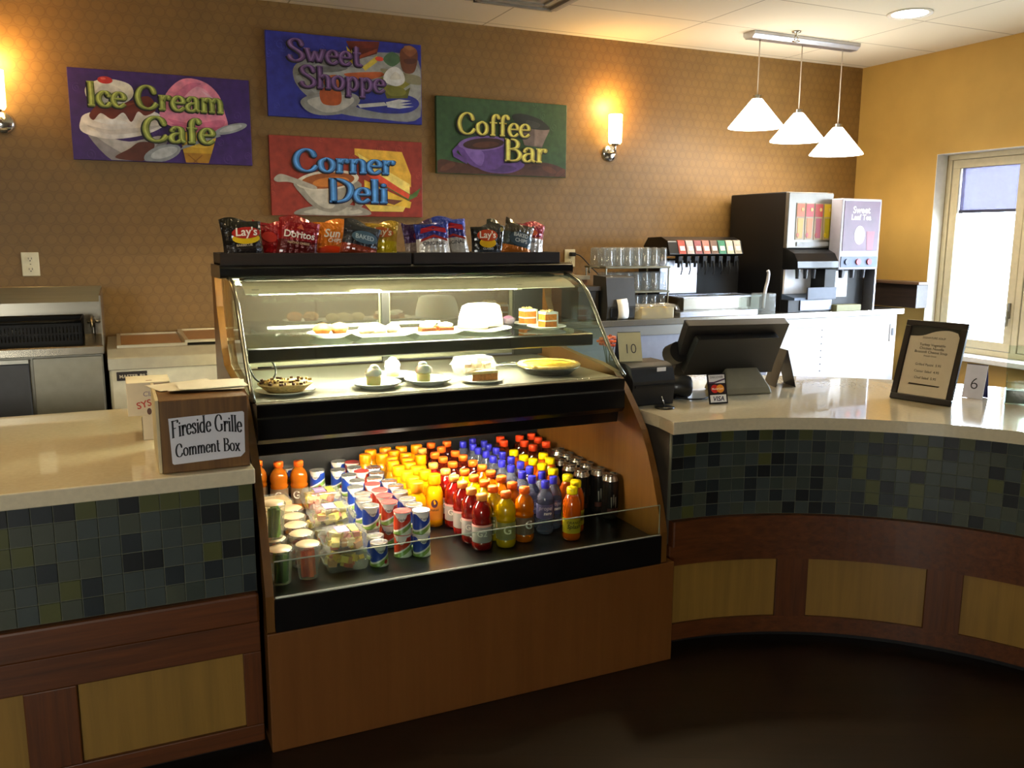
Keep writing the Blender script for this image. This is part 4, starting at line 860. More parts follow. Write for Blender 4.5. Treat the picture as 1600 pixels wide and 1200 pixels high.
# ------------------------------------------------------------------ lamps on the walls and ceiling
CHROME = mat('cfcdc8', .15, .95); BRASSY = mat('b9b2a2', .2, .95)
SHD = mat('ffffff', .4, emit=8, ecol=(1, .95, .84)); SCON = mat('fff1cf', .4, emit=16, ecol=(1, .66, .24))
o = thing('pendant_lamp', 'three white cone pendants hanging from one brushed steel bar above the beverage counter', 'pendant lamp', (4.0, 4.4, 2.72))
m = MB(); m.prism([(-.055, 2.7855), (-.055, 2.765), (-.03, 2.745), (.03, 2.745), (.055, 2.765), (.055, 2.7855)], 3.58, 4.43, mat('b9bcc4', .3, .85), 'x'); m.xf = Matrix.Translation((0, 4.4, 0)); m.v = [(x, y+4.4, z) for x, y, z in m.v]; m.xf = Matrix(); m.build('ceiling_bar', o, bevel=.004)
for x, zt in ((3.665, 2.40), (4.0, 2.335), (4.335, 2.265)):
    MB().tube([(x, 4.4, 2.75), (x, 4.4, zt+.01)], .004, mat('cdbfae', .4), 6).build('cord', o)
    s = MB(); s.lathe([(.03, 0), (.034, -.004), (.166, -.165), (.168, -.172), (.163, -.172), (.03, -.012), (0, -.008)], SHD, 28, (x, 4.4, zt)); so = s.build('lamp_shade', o)
    MB().cyl(.026, 0, .025, CHROME, 14, (x, 4.4, zt-.003)).build('shade_cap', so)
    lamp('pendant_bulb', 'POINT', (x, 4.4, zt-.2), 9, NEUT, shadow_soft_size=.12)
def sconce(label, x, zp):
    o = thing('wall_sconce', label, 'wall lamp', (x, WY, zp))
    m = MB(); m.xf = Matrix.Translation((x, WY, zp)) @ Matrix.Rotation(PI/2, 4, 'X'); m.lathe([(0, .022), (.02, .022), (.045, .014), (.056, .004), (.056, 0.0005), (0, .0005)], CHROME, 24); m.build('wall_plate', o)
    MB().tube(cat_rom([(x, WY-.02, zp), (x, WY-.07, zp), (x-.01, WY-.088, zp+.02), (x-.01, WY-.088, zp+.06)], 6), .008, CHROME, 8).build('arm', o)
    c = (x-.01, WY-.088, zp+.05); s = MB(); s.lathe([(0, .0), (.034, .0), (.042, .012), (.044, .18), (.041, .18), (.038, .014), (0, .008)], SCON, 24, c); s.build('glass_shade', o)
    MB().lathe([(0, -.012), (.02, -.012), (.026, .0)], CHROME, 16, c).build('shade_holder', o)
    lamp('sconce_bulb', 'POINT', (x-.01, WY-.10, zp+.29), 9, (1, .60, .22), shadow_soft_size=.03)
    return o
sconce('glowing glass wall sconce on a chrome bracket between the coffee sign and the pendants', 2.945, 2.09)
sconce('glowing glass wall sconce cut by the frame edge beside the ice cream sign', -.455, 2.09)
# recessed light, sprinkler, vent
o = thing('recessed_light', 'round white recessed downlight glowing in the ceiling over the window side', 'ceiling light', (4.1, 3.68, CZ-.012))
MB().lathe([(.095, -.003), (.118, -.008), (.120, -.001), (.095, -.001)], mat('efeae0', .5), 36, (4.1, 3.68, CZ)).build('trim_ring', o)
MB().disc(.096, -.003, mat('ffffff', .4, emit=9, ecol=(1, .95, .86)), 36, (4.1, 3.68, CZ), False).build('diffuser', o)
o = thing('sprinkler_head', 'small brass sprinkler head in the ceiling behind the pendant bar', 'sprinkler', (3.83, 4.27, CZ-.07))
c = (3.83, 4.27, CZ); m = MB(); m.lathe([(0, -.001), (.028, -.001), (.026, -.008), (.008, -.01), (.008, -.03), (0, -.03)], BRASSY, 16, c); m.build('escutcheon', o)
m = MB(); [m.tube([(3.83+s*.007, 4.27, CZ-.03), (3.83+s*.016, 4.27, CZ-.042), (3.83+s*.005, 4.27, CZ-.058)], .003, BRASSY, 6) for s in (-1, 1)]; m.build('frame_arms', o); MB().lathe([(0, -.057), (.024, -.057), (.024, -.06), (0, -.062)], BRASSY, 14, c).build('deflector', o)
o = thing('ceiling_vent', 'square white metal air vent set in the ceiling tile above the sweets sign', 'ceiling vent', (2.02, 4.22, CZ-.02))
MB().box(1.76, 2.30, 3.96, 4.47, CZ-.006, CZ-.0005, mat('b9b3a4', .5)).build('face_plate', o)
for k in range(3):
    a = .23-k*.07; m = MB(); ring(m, 0, 0, 0, 0, 0, 0, 0, mat('9f9a8e', .5)) if False else None
    for x0, x1, y0, y1 in ((-a, a, -a, -a+.02), (-a, a, a-.02, a), (-a, -a+.02, -a, a), (a-.02, a, -a, a)): m.box(2.03+x0, 2.03+x1, 4.215+y0, 4.215+y1, CZ-.018+.003*k, CZ-.0062, mat('a9a498', .45, .3))
    m.build('louvre_ring', o)
def outlet(label, x, z, w=.078, h=.118):
    o = thing('wall_outlet', label, 'outlet', (x, WY, z))
    PL = mat('e0d6b4', .4); MB().box(x-w/2, x+w/2, WY-.007, WY-.0005, z-h/2, z+h/2, PL).build('cover_plate', o, bevel=.003)
    for dz in (-.026, .026):
        m = MB(); m.xf = Matrix.Translation((x, WY-.0075, z+dz)) @ Matrix.Rotation(PI/2, 4, 'X'); m.cyl(.017, 0, .0035, PL, 18); m.build('socket', o)
        m = MB(); [m.box(x+s*.007-.0012, x+s*.007+.0012, WY-.0125, WY-.0112, z+dz-.002, z+dz+.007, DARKT) for s in (-1, 1)]; m.box(x-.0025, x+.0025, WY-.0125, WY-.0112, z+dz-.011, z+dz-.006, DARKT); m.build('slots', o)
    MB().box(x-.003, x+.003, WY-.0085, WY-.0072, z-.003, z+.003, mat('8a8266', .4, .6)).build('screw', o)
    return o
outlet('cream wall outlet plate above the steel sink', -.387, 1.411)
outlet('cream wall outlet plate with a black plug in it', 2.667, 1.422, .076, .112)
o = thing('power_cord', 'black plug and cord running from the wall outlet down behind the dark printer', 'power cord', (2.70, 4.93, 1.3))
MB().box(2.655, 2.69, 4.90, 4.937, 1.435, 1.46, BLACKM).build('plug', o, bevel=.005)
MB().tube(cat_rom([(2.685, 4.91, 1.448), (2.72, 4.895, 1.435), (2.80, 4.89, 1.36), (2.88, 4.88, 1.28), (2.90, 4.88, 1.18), (2.90, 4.86, 1.092)], 6), .004, BLACKM, 6).build('cable', o)

# ------------------------------------------------------------------ painted signs
def flatc(h): return mat(h, .5, noise=.22, ns=26, coat=.1)
def sign(name, label, x0, x1, z0, z1, bgc, art, words_, lcol, lcol2):
    o = thing(name, label, 'sign', ((x0+x1)/2, WY, z0), 0, 'painted food signs on the wallpaper')
    W, H = x1-x0, z1-z0; T = .03
    MB().box(x0, x1, WY-T, WY-.0005, z0, z1, flatc(bgc)).build('board', o, bevel=.002)
    lay = [0]
    def place(u, v, d): return (x0+min(max(u, .004), .996)*W, WY-T-.0006-d, z0+min(max(v, .006), .994)*H)
    m = MB()
    for s in range(14):   # faint scrolls in the paint of the board
        cx, cz = R_.random(), R_.random(); r0 = .035+.03*R_.random(); pts = [(cx+r0*(1-t/22)*math.cos(t*.55+s)*H/W, cz+r0*(1-t/22)*math.sin(t*.55+s)*1.2) for t in range(20)]
        vs = []
        for i, (a, c) in enumerate(pts): vs += [place(a, c, 0), place(a+.004, c+.008, 0)]
        c0 = rgb(bgc); m.add(vs, [(2*i, 2*i+1, 2*i+3, 2*i+2) for i in range(len(pts)-1)], mat(tuple(min(1, v*1.35+.01) for v in c0[:3]), .5))
    for kind, colr, *a in art:
        lay[0] += .00035
        if kind == 'E':
            cx, cz, ra, rb, *rot = a; rot = rot[0] if rot else 0
            pts = []
            for k in range(28):
                t = 2*PI*k/28; ex, ez = ra*math.cos(t), rb*math.sin(t)*H/W; pts.append((cx+ex*math.cos(rot)-ez*math.sin(rot), cz+(ex*math.sin(rot)+ez*math.cos(rot))*W/H))
        elif kind == 'S': pts = cat_rom(q(*a), 5, True)
        else: pts = q(*a)
        m.add([place(u, v, lay[0]) for u, v in pts], [tuple(range(len(pts)))], flatc(colr))
    m.build('picture', o)
    dpt = lay[0]+.001
    l = MB()
    for s, u, v, w, h in words_:
        tot = sum(GL[c][0] for c in s); k = w*W/tot
        c3 = tuple(min(1, v_*1.7+.03) for v_ in rgb(lcol)[:3])
        for dd, du, dv, cl, tk, tn, cu in ((dpt, -.006, -.014, '14100f', .23, .13, 1.15), (dpt+.0006, .001, -.003, lcol2, .215, .115, 1.1), (dpt+.0012, 0, 0, lcol, .155, .06, .9), (dpt+.0018, -.002, .006, c3, .06, .02, .4)):
            pen(l, s, w*W, flatc(cl), lambda a, c, du=du, dv=dv, dd=dd: place(u+du+a/W, v+dv+c/H*(h*H/k), dd), tk, tn, cu)
    l.build('lettering', o)
    return o
sign('ice_cream_sign', 'purple sign lettered Ice Cream Cafe with a sundae and a pink scoop', -.156, .706, 1.928, 2.368, '3d2166', [
 ('S', '8f8a8c', .08, .30, .2, .22, .34, .2, .52, .3, .44, .06, .34, .008, .2, .008), ('S', 'b9b4b2', .12, .28, .3, .22, .48, .3, .4, .1, .3, .05),
 ('S', 'e9e2da', .05, .42, .06, .3, .2, .24, .38, .3, .5, .42, .5, .52, .34, .62, .1, .52), ('S', '6e2a18', .1, .5, .16, .62, .3, .66, .42, .74, .46, .6, .4, .52, .36, .56, .32, .44, .28, .54, .22, .46, .16, .52, .12, .44),
 ('S', 'e6e4d8', .09, .7, .1, .82, .2, .9, .32, .86, .34, .74, .28, .64, .14, .62), ('S', 'd9d6cc', .14, .74, .2, .84, .28, .78, .24, .68), ('E', 'c2302a', .195, .885, .04, .04), ('E', 'e0645a', .185, .90, .014, .012),
 ('S', 'e98aa4', .48, .5, .52, .78, .62, .96, .74, .94, .82, .8, .85, .6, .86, .44, .78, .34, .6, .38), ('S', 'f2a6bb', .54, .64, .62, .86, .74, .86, .78, .68, .68, .58), ('S', 'd8708e', .52, .5, .66, .46, .84, .52, .8, .4, .62, .4),
 ('P', 'c89a2a', .58, .36, .80, .36, .76, .12, .6, .12), ('P', 'a8761c', .6, .12, .76, .12, .74, .008, .61, .008), ('S', 'e0b640', .6, .34, .78, .34, .75, .2, .62, .2),
 ('P', '8a5a12', .62, .1, .63, .1, .68, .01, .67, .01), ('P', '8a5a12', .7, .1, .71, .1, .66, .01, .65, .01),
 ('S', '57281c', .3, .14, .36, .22, .44, .2, .38, .02, .3, .008, .22, .04), ('S', 'd0708e', .55, .72, .64, .9, .72, .92, .66, .84, .58, .68), ('S', 'f6bccb', .72, .84, .8, .74, .82, .62, .79, .66, .76, .76), ('S', 'c8607e', .54, .44, .62, .4, .74, .38, .84, .44, .74, .42, .62, .44), ('S', 'cbc4bc', .08, .38, .2, .29, .38, .34, .48, .42, .36, .38, .2, .34), ('S', 'f6f2ea', .12, .44, .2, .40, .3, .42, .24, .46), ('S', '8a3a22', .2, .6, .3, .64, .36, .66, .28, .60), ('S', 'c4c2b8', .1, .70, .16, .65, .26, .66, .3, .72, .22, .69), ('E', '8b9094', .48, .1, .11, .09, .35), ('E', 'b4b8ba', .49, .11, .08, .055, .35), ('P', '8b9094', .58, .15, .6, .2, .8, .36, .82, .33), ('E', '979c9e', .88, .42, .1, .05, .3), ('E', 'b9bdbd', .88, .425, .07, .03, .3)],
 [('Ice Cream', .09, .60, .76, .25), ('Cafe', .385, .24, .40, .27)], '98a04a', '5c6a2c')
sign('sweets_sign', 'blue sign lettered Sweet Shoppe with cake and pie', .801, 1.669, 2.194, 2.633, '2c2f8c', [
 ('S', '8f8f8c', .16, .5, .2, .66, .4, .8, .7, .86, .98, .8, .99, .1, .7, .04, .4, .1, .22, .3), ('S', 'a9a8a2', .22, .52, .4, .72, .7, .8, .97, .74, .97, .3, .6, .16, .34, .24),
 ('S', 'b85a2c', .48, .56, .58, .5, .72, .56, .74, .62, .6, .6), ('P', '6a2412', .50, .96, .72, .99, .70, .84, .54, .80), ('P', 'd8b83a', .50, .90, .56, .78, .56, .66, .52, .72), ('P', '5a1e10', .52, .86, .56, .74, .70, .84, .70, .92), ('P', 'e0c850', .60, .66, .70, .82, .70, .74, .62, .62), ('E', 'c8402c', .715, .78, .028, .028), ('S', '4c6a4a', .74, .78, .8, .88, .86, .8, .8, .7),
 ('S', '6a3a22', .86, .92, .97, .92, .95, .66, .87, .66), ('S', '8a5434', .87, .92, .92, .98, .97, .92, .92, .84), ('S', '8a8466', .72, .66, .85, .64, .99, .6, .99, .5, .8, .54),
 ('S', '2a2f86', .46, .32, .6, .4, .9, .36, .98, .26, .9, .14, .7, .12, .5, .2), ('P', '8a8430', .70, .54, .86, .42, .92, .5, .80, .60), ('P', '5c5a1c', .72, .50, .76, .30, .90, .32, .92, .46, .86, .38), ('S', '76722a', .74, .46, .78, .34, .88, .36, .87, .44), ('S', 'f0eee6', .74, .52, .76, .64, .82, .7, .87, .64, .88, .52, .82, .46), ('S', 'dcd8cc', .78, .54, .82, .64, .86, .56),
 ('S', '6c6b66', .18, .5, .3, .62, .5, .64, .44, .58, .28, .54), ('P', '8a3a1c', .56, .78, .70, .90, .70, .86, .56, .74), ('P', 'e8d878', .53, .86, .56, .80, .56, .76, .53, .82), ('S', '50281a', .88, .8, .96, .82, .95, .76, .89, .75), ('S', '9a643c', .88, .96, .92, .97, .95, .94, .91, .92), ('S', '8d8c88', .2, .2, .3, .3, .5, .34, .58, .26, .5, .1, .34, .04, .24, .08), ('S', 'bab6ac', .24, .2, .36, .28, .5, .3, .54, .24, .46, .12, .34, .08), ('S', 'a84e22', .32, .32, .36, .38, .44, .38, .46, .28, .44, .18, .34, .18), ('S', 'c06a34', .34, .48, .42, .54, .47, .48, .42, .42), ('S', 'b8602c', .35, .46, .45, .46, .43, .36, .37, .36),
 ('P', 'c6c6c2', .56, .2, .74, .25, .76, .21, .58, .16), ('P', 'd2d2cc', .75, .25, .84, .3, .92, .29, .84, .25, .93, .26, .85, .22, .94, .22, .84, .18, .76, .19)],
 [('Sweet', .13, .67, .47, .25), ('Shoppe', .20, .37, .55, .25)], '6a4a78', '3d2450')
sign('deli_sign', 'red sign lettered Corner Deli with soup and a sandwich', .798, 1.666, 1.667, 2.095, '8c3024', [
 ('P', 'd8a83a', .54, .88, .86, .86, .92, .56, .92, .40, .54, .80), ('P', 'e8d070', .56, .82, .91, .44, .91, .30, .58, .70), ('P', '4c6a32', .58, .66, .92, .30, .99, .40, .96, .28, .9, .22, .6, .56), ('P', 'c8472c', .60, .56, .90, .24, .91, .30, .66, .60), ('P', 'd9b23c', .60, .48, .92, .20, .91, .12, .74, .16, .6, .34), ('P', '6a3a2a', .62, .38, .74, .24, .86, .22, .80, .16, .64, .24), ('P', 'd8bc5a', .60, .16, .88, .14, .86, .07, .64, .07),
 ('S', '8a867e', .14, .02, .2, .1, .4, .16, .58, .12, .64, .03, .5, .006, .3, .006), ('S', 'aca89e', .2, .04, .3, .1, .5, .12, .58, .05, .4, .01), ('S', '8d897f', .16, .46, .2, .24, .3, .08, .42, .06, .52, .2, .56, .46), ('S', 'b4b0a4', .2, .4, .26, .2, .34, .1, .4, .14, .36, .36), ('E', 'c6c1b2', .36, .46, .205, .125, .12), ('E', '8a4a1c', .36, .455, .175, .10, .12), ('E', 'b8702c', .38, .44, .12, .06, .12), ('S', 'a39f94', .02, .46, .06, .52, .14, .48, .28, .38, .26, .34, .12, .42, .04, .42), ('S', '8a867e', .54, .22, .6, .2, .56, .1, .5, .08, .53, .14)],
 [('Corner', .15, .57, .66, .27), ('Deli', .36, .19, .40, .29)], '3c78b4', '1c3768')
sign('coffee_sign', 'green sign lettered Coffee Bar with a purple cup', 1.757, 2.617, 1.925, 2.364, '33502c', [
 ('S', '4a2a1c', .006, .006, .02, .18, .2, .14, .5, .16, .8, .2, .98, .12, .994, .006), ('E', '5c3422', .08, .09, .06, .04, .4), ('E', '5c3422', .86, .1, .06, .04, -.3), ('E', '5c3422', .95, .06, .05, .03, .6), ('E', '3a2014', .74, .12, .05, .03, .2),
 ('P', '6a5a52', .60, .72, .86, .66, .80, .40, .66, .42), ('P', '857268', .74, .68, .86, .64, .80, .42, .74, .42), ('S', '22281f', .56, .80, .64, .84, .78, .78, .86, .66, .76, .64, .62, .68), ('S', '3a3a34', .68, .76, .78, .72, .76, .66, .68, .68),
 ('S', '5a3a78', .3, .1, .4, .2, .6, .22, .66, .14, .56, .04, .4, .03), ('S', '472c62', .36, .08, .5, .14, .6, .1, .5, .04), ('S', '5c3c7c', .16, .40, .22, .16, .32, .08, .44, .08, .5, .2, .52, .42), ('S', '7a5a9c', .2, .36, .26, .18, .33, .12, .34, .3), ('E', '7a5c98', .34, .415, .185, .1, .1), ('E', '3a2018', .345, .41, .155, .075, .1), ('E', '55301c', .36, .40, .1, .04, .1), ('P', '5c3c7c', .11, .3, .14, .36, .19, .34, .19, .29, .15, .31, .14, .28, .22, .18, .22, .13, .12, .22)],
 [('Coffee', .155, .53, .55, .27), ('Bar', .50, .20, .34, .29)], 'c6b552', '4a4418')

# ------------------------------------------------------------------ behind the straight counter
STEEL = mat('9b968a', .24, .95, noise=.05, stretch=(2, 60, 60), ns=2); STEELD = mat('9a978f', .32, .95, noise=.06, ns=3)
o = thing('steel_sink', 'stainless steel sink unit with a tall backsplash under the wall outlet', 'sink', (-.80, 4.58, 0))
m = MB(); m.prism([(4.24, 1.03), (4.24, 1.066), (4.25, 1.07), (4.27, 1.055), (4.88, 1.055), (4.90, 1.22), (4.94, 1.30), (4.945, 1.30), (4.945, 1.03)], -1.5, -.075, STEEL, 'x'); m.build('sink_top', o, bevel=.003)
MB().box(-.078, -.072, 4.25, 4.945, 1.03, 1.29, STEEL).build('side_splash', o)
MB().box(-1.5, -.08, 4.28, 4.94, .06, 1.0295, mat('7e7b70', .4, .7)).build('cabinet_body', o)
MB().box(-.36, -.085, 4.268, 4.2798, .08, 1.02, mat('8e8a7c', .42, .6)).build('steel_panel', o, bevel=.003)
MB().box(-.95, -.375, 4.255, 4.2798, .08, 1.0, mat('45464a', .45, .2)).build('dark_door', o, bevel=.004)
MB().box(-.95, -.375, 4.25, 4.2545, 1.002, 1.018, mat('8c8a80', .3, .9)).build('door_rail', o)
MB().box(-1.45, -.1, 4.4, 4.88, 0, .06, BLACKM).build('toe_kick', o)
f_ = MB(); f_.tube(cat_rom([(-.125, 4.86, 1.055), (-.125, 4.86, 1.13), (-.125, 4.80, 1.15), (-.125, 4.72, 1.14), (-.125, 4.70, 1.11)], 6), .009, CHROME, 8); f_.build('faucet', o); MB().tube([(-.15, 4.86, 1.12), (-.075, 4.84, 1.125)], .006, CHROME, 8).build('faucet_lever', o)
o = thing('plastic_basket', 'black slotted plastic basket sitting in the steel sink', 'basket', (-.40, 4.56, 1.056))
BP = mat('08090b', .5, spec=.25); bw0, bw1, by0, by1, bz0, bz1 = -.66, -.165, 4.42, 4.72, 1.056, 1.165
m = MB(); m.box(bw0+.02, bw1-.02, by0+.02, by1-.02, bz0, bz0+.006, BP)
m.build('basket_base', o)
m = MB(); nsl = 34
for side in range(4):
    L_ = nsl if side < 2 else 20
    for i in range(L_):
        t = (i+.5)/L_
        if side < 2: x = bw0+t*(bw1-bw0); y = by0 if side == 0 else by1; m.box(x-.0048, x+.0048, y-.003, y+.003, bz0+.02, bz1-.02, BP)
        else: y = by0+t*(by1-by0); x = bw0 if side == 2 else bw1; m.box(x-.003, x+.003, y-.0048, y+.0048, bz0+.02, bz1-.02, BP)
for za, zb in ((bz0, bz0+.022), (bz0+.05, bz0+.058), (bz1-.022, bz1)):
    for x0, x1, y0, y1 in ((bw0, bw1, by0-.004, by0+.004), (bw0, bw1, by1-.004, by1+.004), (bw0-.004, bw0+.004, by0, by1), (bw1-.004, bw1+.004, by0, by1)): m.box(x0, x1, y0, y1, za, zb, BP)
m.build('slotted_wall', o)
MB().tube(cat_rom([(bw0, by0-.006, bz1), (bw0, by1+.006, bz1), (bw1, by1+.006, bz1), (bw1, by0-.006, bz1), (bw0, by0-.006, bz1)], 1), .008, BP, 8).build('rim', o)
# chest freezer with sliding lids
o = thing('chest_freezer', 'white chest freezer with two sliding lids beside the steel sink', 'freezer', (.24, 4.6, 0))
FW = mat('ddd8c0', .35, coat=.2)
MB().box(-.06, .60, 4.30, 4.90, .05, .965, FW).build('freezer_body', o, bevel=.012)
m = MB(); m.prism([(4.285, .945), (4.29, 1.0), (4.33, 1.04), (4.89, 1.04), (4.90, .966), (4.30, .966)], -.062, .602, mat('a7a290', .35, .5), 'x'); m.build('top_frame', o, bevel=.004)
for a, c, zz in ((-.02, .285, 1.0405), (.275, .585, 1.053)):
    l_ = MB(); l_.box(a+.018, c-.018, 4.36, 4.87, zz, zz+.008, mat('96592c', .12, coat=.5)); lo_ = l_.build('sliding_lid', o)
    r_ = MB()
    for x0, x1, y0, y1 in ((a, c, 4.34, 4.359), (a, c, 4.871, 4.888), (a, a+.0175, 4.36, 4.87), (c-.0175, c, 4.36, 4.87)): r_.box(x0, x1, y0, y1, zz, zz+.0125, mat('c9c3ae', .3, .7))
    r_.build('lid_rail', lo_)
n_ = MB(); n_.box(-.03, .10, 4.294, 4.2995, .895, .936, mat('2a2320', .4)); n_.build('name_plate', o, bevel=.002)
m = MB(); v, f = text('MASTER-BILT', .022, .012); m.xf = frame_xf((.045, 4.2935, .907), (1, 0, 0), (0, -1, 0)); m.add(v, f, mat('cfc6b0', .4)); m.xf = Matrix(); m.build('name_lettering', o)
MB().box(-.04, .58, 4.36, 4.85, 0, .05, BLACKM).build('freezer_foot', o)

# ------------------------------------------------------------------ on the straight counter: boxes, comment box, papers
KRAFT = mat('c9bda2', .7, noise=.04); CARTON = mat('d8cbb2', .6, noise=.04)
def carton(label, x0, x1, y0, y1, z0, z1, printed):
    o = thing('carton', label, 'carton', ((x0+x1)/2, (y0+y1)/2, z0), 0, 'white cartons beside the comment box')
    MB().box(x0, x1, y0, y1, z0, z1, CARTON).build('box_body', o, bevel=.002)
    p = MB()
    if printed:
        v, f = text('Classic', .022, .008, .1); p.xf = frame_xf(((x0+x1)/2+.012, y0-.0005, z1-.045), (1, 0, 0), (0, -1, 0)); p.add(v, f, mat('8a7a8a', .5))
        v, f = text('SYSCO', .03, .02, .05); p.xf = frame_xf(((x0+x1)/2+.008, y0-.0005, z1-.075), (1, 0, .25), (0, -1, 0)); p.add(v, f, mat('b8463a', .5)); p.xf = Matrix()
        p.xf = frame_xf(((x0+x1)/2, y0-.0005, z1-.095), (1, 0, 0), (0, -1, 0)); p.add([(.007*math.cos(t*PI/7)-.002, .011*math.sin(t*PI/7), 0) for t in range(14)], [tuple(range(14))], mat('5a4038', .5)); p.xf = Matrix()
        p.box((x0+x1)/2-.006, (x0+x1)/2+.012, y0+.03, y0+.04, z1+.0003, z1+.0008, mat('8a5a4a', .5))
    else:
        p.prism([(y0+.0, z0+.005), (y0+.014, z0+.02), (y0+.02, (z0+z1)/2), (y0+.014, z1-.02), (y0, z1-.004)], x0-.0012, x0-.0003, mat('2a1c10', .6), 'x')
        p.box((x0+x1)/2+.005, (x0+x1)/2+.016, y0-.0012, y0-.0003, z0+.05, z0+.055, mat('4a3a2a', .6))
    p.build('print', o)
    return o
carton('white carton with a dark slot on the cream worktop beside the comment box', .045, .135, 2.96, 3.10, .9005, .9815, False)
carton('white carton printed with red slanted lettering, topmost behind the comment box', .004, .135, 2.955, 3.105, .982, 1.09, True)
o = thing('comment_box', 'brown wooden comment box with a white lettered notice on the cream worktop', 'comment box', (.2, 2.66, .9005))
CBW = wood('553615', '7a5626', 'z', .45, .7)
MB().prism([(2.50, .9005), (2.50, 1.106), (2.82, 1.106), (2.82, .9005)], .082, .314, CBW, 'x').build('wooden_box', o, bevel=.003)
MB().box(.072, .0815, 2.51, 2.83, .9005, 1.107, mat('cdbd94', .5)).build('side_board', o, bevel=.002)
ny, nx0, nx1, nz0, nz1 = 2.4985, .103, .302, .925, 1.062
m = MB(); pts = [(nx0+.004, nz0+.004), (nx0+.008, nz0), (nx1-.012, nz0+.006), (nx1, nz0+.018), (nx1+.002, nz1-.004), (nx1-.002, nz1), (nx0+.05, nz1-.004), (nx0, nz1-.006)]; m.prism(pts, ny-.0008, ny, mat('d7d6de', .6, noise=.03), 'y'); no = m.build('paper_notice', o)
l_ = MB(); INK = mat('1c1a20', .6)
arch = lambda a: .010*(1-((a-.095)/.095)**2)
pen(l_, 'Fireside Grille', .188, INK, lambda a, c: (nx0+.006+a, ny-.0014, nz0+.076+c*1.55+arch(a)), .17, .055, .8)
pen(l_, 'Comment Box', .172, INK, lambda a, c: (nx0+.014+a, ny-.0014, nz0+.020+c*1.35+arch(a)*.7), .17, .055, .8)
l_.build('lettering', no)
for i, (cx, cy, a, w, d) in enumerate(((.165, 2.74, .3, .19, .13), (.225, 2.68, -.12, .21, .17), (.235, 2.675, .06, .19, .15))):
    m = MB(); m.xf = Matrix.Translation((cx, cy, 1.1075+.0042*i)) @ Matrix.Rotation(a, 4, 'Z')
    n = 8; v = []; f = []
    for s in (0, 1):
        for j in range(n+1):
            for k in range(n+1): v.append(((k/n-.5)*w, (j/n-.5)*d, .0012*s + .002*max(0, math.sin(k*.6+i)*math.sin(j*.5+i))))
    st = (n+1)**2
    for j in range(n):
        for k in range(n): a_ = j*(n+1)+k; f += [(a_+st, a_+1+st, a_+n+2+st, a_+n+1+st), (a_, a_+n+1, a_+n+2, a_+1)]
    m.add(v, f, mat('e3dcc8', .6, noise=.03)); m.xf = Matrix()
    tag(m.build('paper_sheet'), ['sheet of paper at the bottom of the pile on the comment box', 'sheet of paper in the middle of the pile on the comment box', 'topmost sheet of paper on the comment box'][i], 'paper', 'loose papers on the comment box')

# ------------------------------------------------------------------ beverage counter along the wall
BZ = 1.083
o = thing('beverage_counter', 'steel and white beverage counter along the wallpapered wall', 'counter', (3.3, 4.6, 0))
MB().box(.66, 4.90, 4.25, 4.945, 1.045, BZ, STEEL).build('counter_top', o, bevel=.003)
MB().box(.66, 3.74, 4.275, 4.94, .06, 1.0445, mat('8f9099', .4, .75)).build('steel_front', o)
MB().box(.66, 3.74, 4.262, 4.2745, .985, 1.0445, STEELD).build('steel_apron', o, bevel=.002)
WHT = mat('e8e8ea', .45, noise=.02)
MB().box(3.7405, 4.86, 4.275, 4.94, .06, 1.0445, WHT).build('white_cabinet', o, bevel=.002)
MB().box(3.7405, 4.44, 4.262, 4.2745, .985, 1.0445, WHT).build('white_apron', o, bevel=.002)
m = MB()
for k in range(8): m.xf = Matrix.Translation((4.19, 4.2745, .96-.045*k)) @ Matrix.Rotation(PI/2, 4, 'X'); m.cyl(.005, 0, .002, mat('5a5a60', .5), 8)
m.xf = Matrix(); m.build('pin_hole', o)
MB().box(4.80, 4.84, 4.268, 4.2748, .86, .98, mat('b9b9c0', .4)).build('switch_plate', o); MB().box(4.812, 4.828, 4.264, 4.2678, .90, .95, mat('44464c', .4)).build('switch', o)
MB().box(.70, 4.82, 4.33, 4.9, 0, .06, BLACKM).build('toe_kick', o)
# receipt printer with a curl of paper
o = thing('receipt_printer', 'dark grey upright printer with a white paper slip on the beverage counter', 'printer', (2.66, 4.37, BZ))
PG = mat('3b3a38', .5)
MB().prism([(4.30, BZ+.0005), (4.29, 1.16), (4.315, 1.33), (4.46, 1.335), (4.47, BZ+.0005)], 2.565, 2.755, PG, 'x').build('printer_body', o, bevel=.008)
MB().box(2.585, 2.735, 4.286, 4.2895, 1.10, 1.15, mat('18181a', .4)).build('paper_bay', o)
m = MB(); cv = [(4.287, 1.20), (4.272, 1.17), (4.262, 1.13), (4.264, 1.10), (4.275, 1.0845)]
v = []
for y, z in cv: v += [(2.622, y, z), (2.695, y+.004, z+.004)]
m.add(v, [(2*i, 2*i+1, 2*i+3, 2*i+2) for i in range(4)], mat('f0eee4', .6), True); po_ = m.build('paper_slip', o); sm_ = po_.modifiers.new('thick', 'SOLIDIFY'); sm_.thickness = .0006
MB().cyl(.006, 0, .003, mat('d8d6cc', .3), 8, (2.592, 4.30, 1.33)).build('indicator', o)
tag(MB().box(2.40, 2.535, 4.34, 4.55, BZ+.0005, 1.25, mat('2a241e', .5)).prism([(2.39, 4.33), (2.545, 4.33), (2.545, 4.56), (2.39, 4.56)], 1.2505, 1.275, mat('3a332b', .45)).build('grinder_box', bevel=.004), 'dark lidded box on the beverage counter next to the upright printer', 'box')
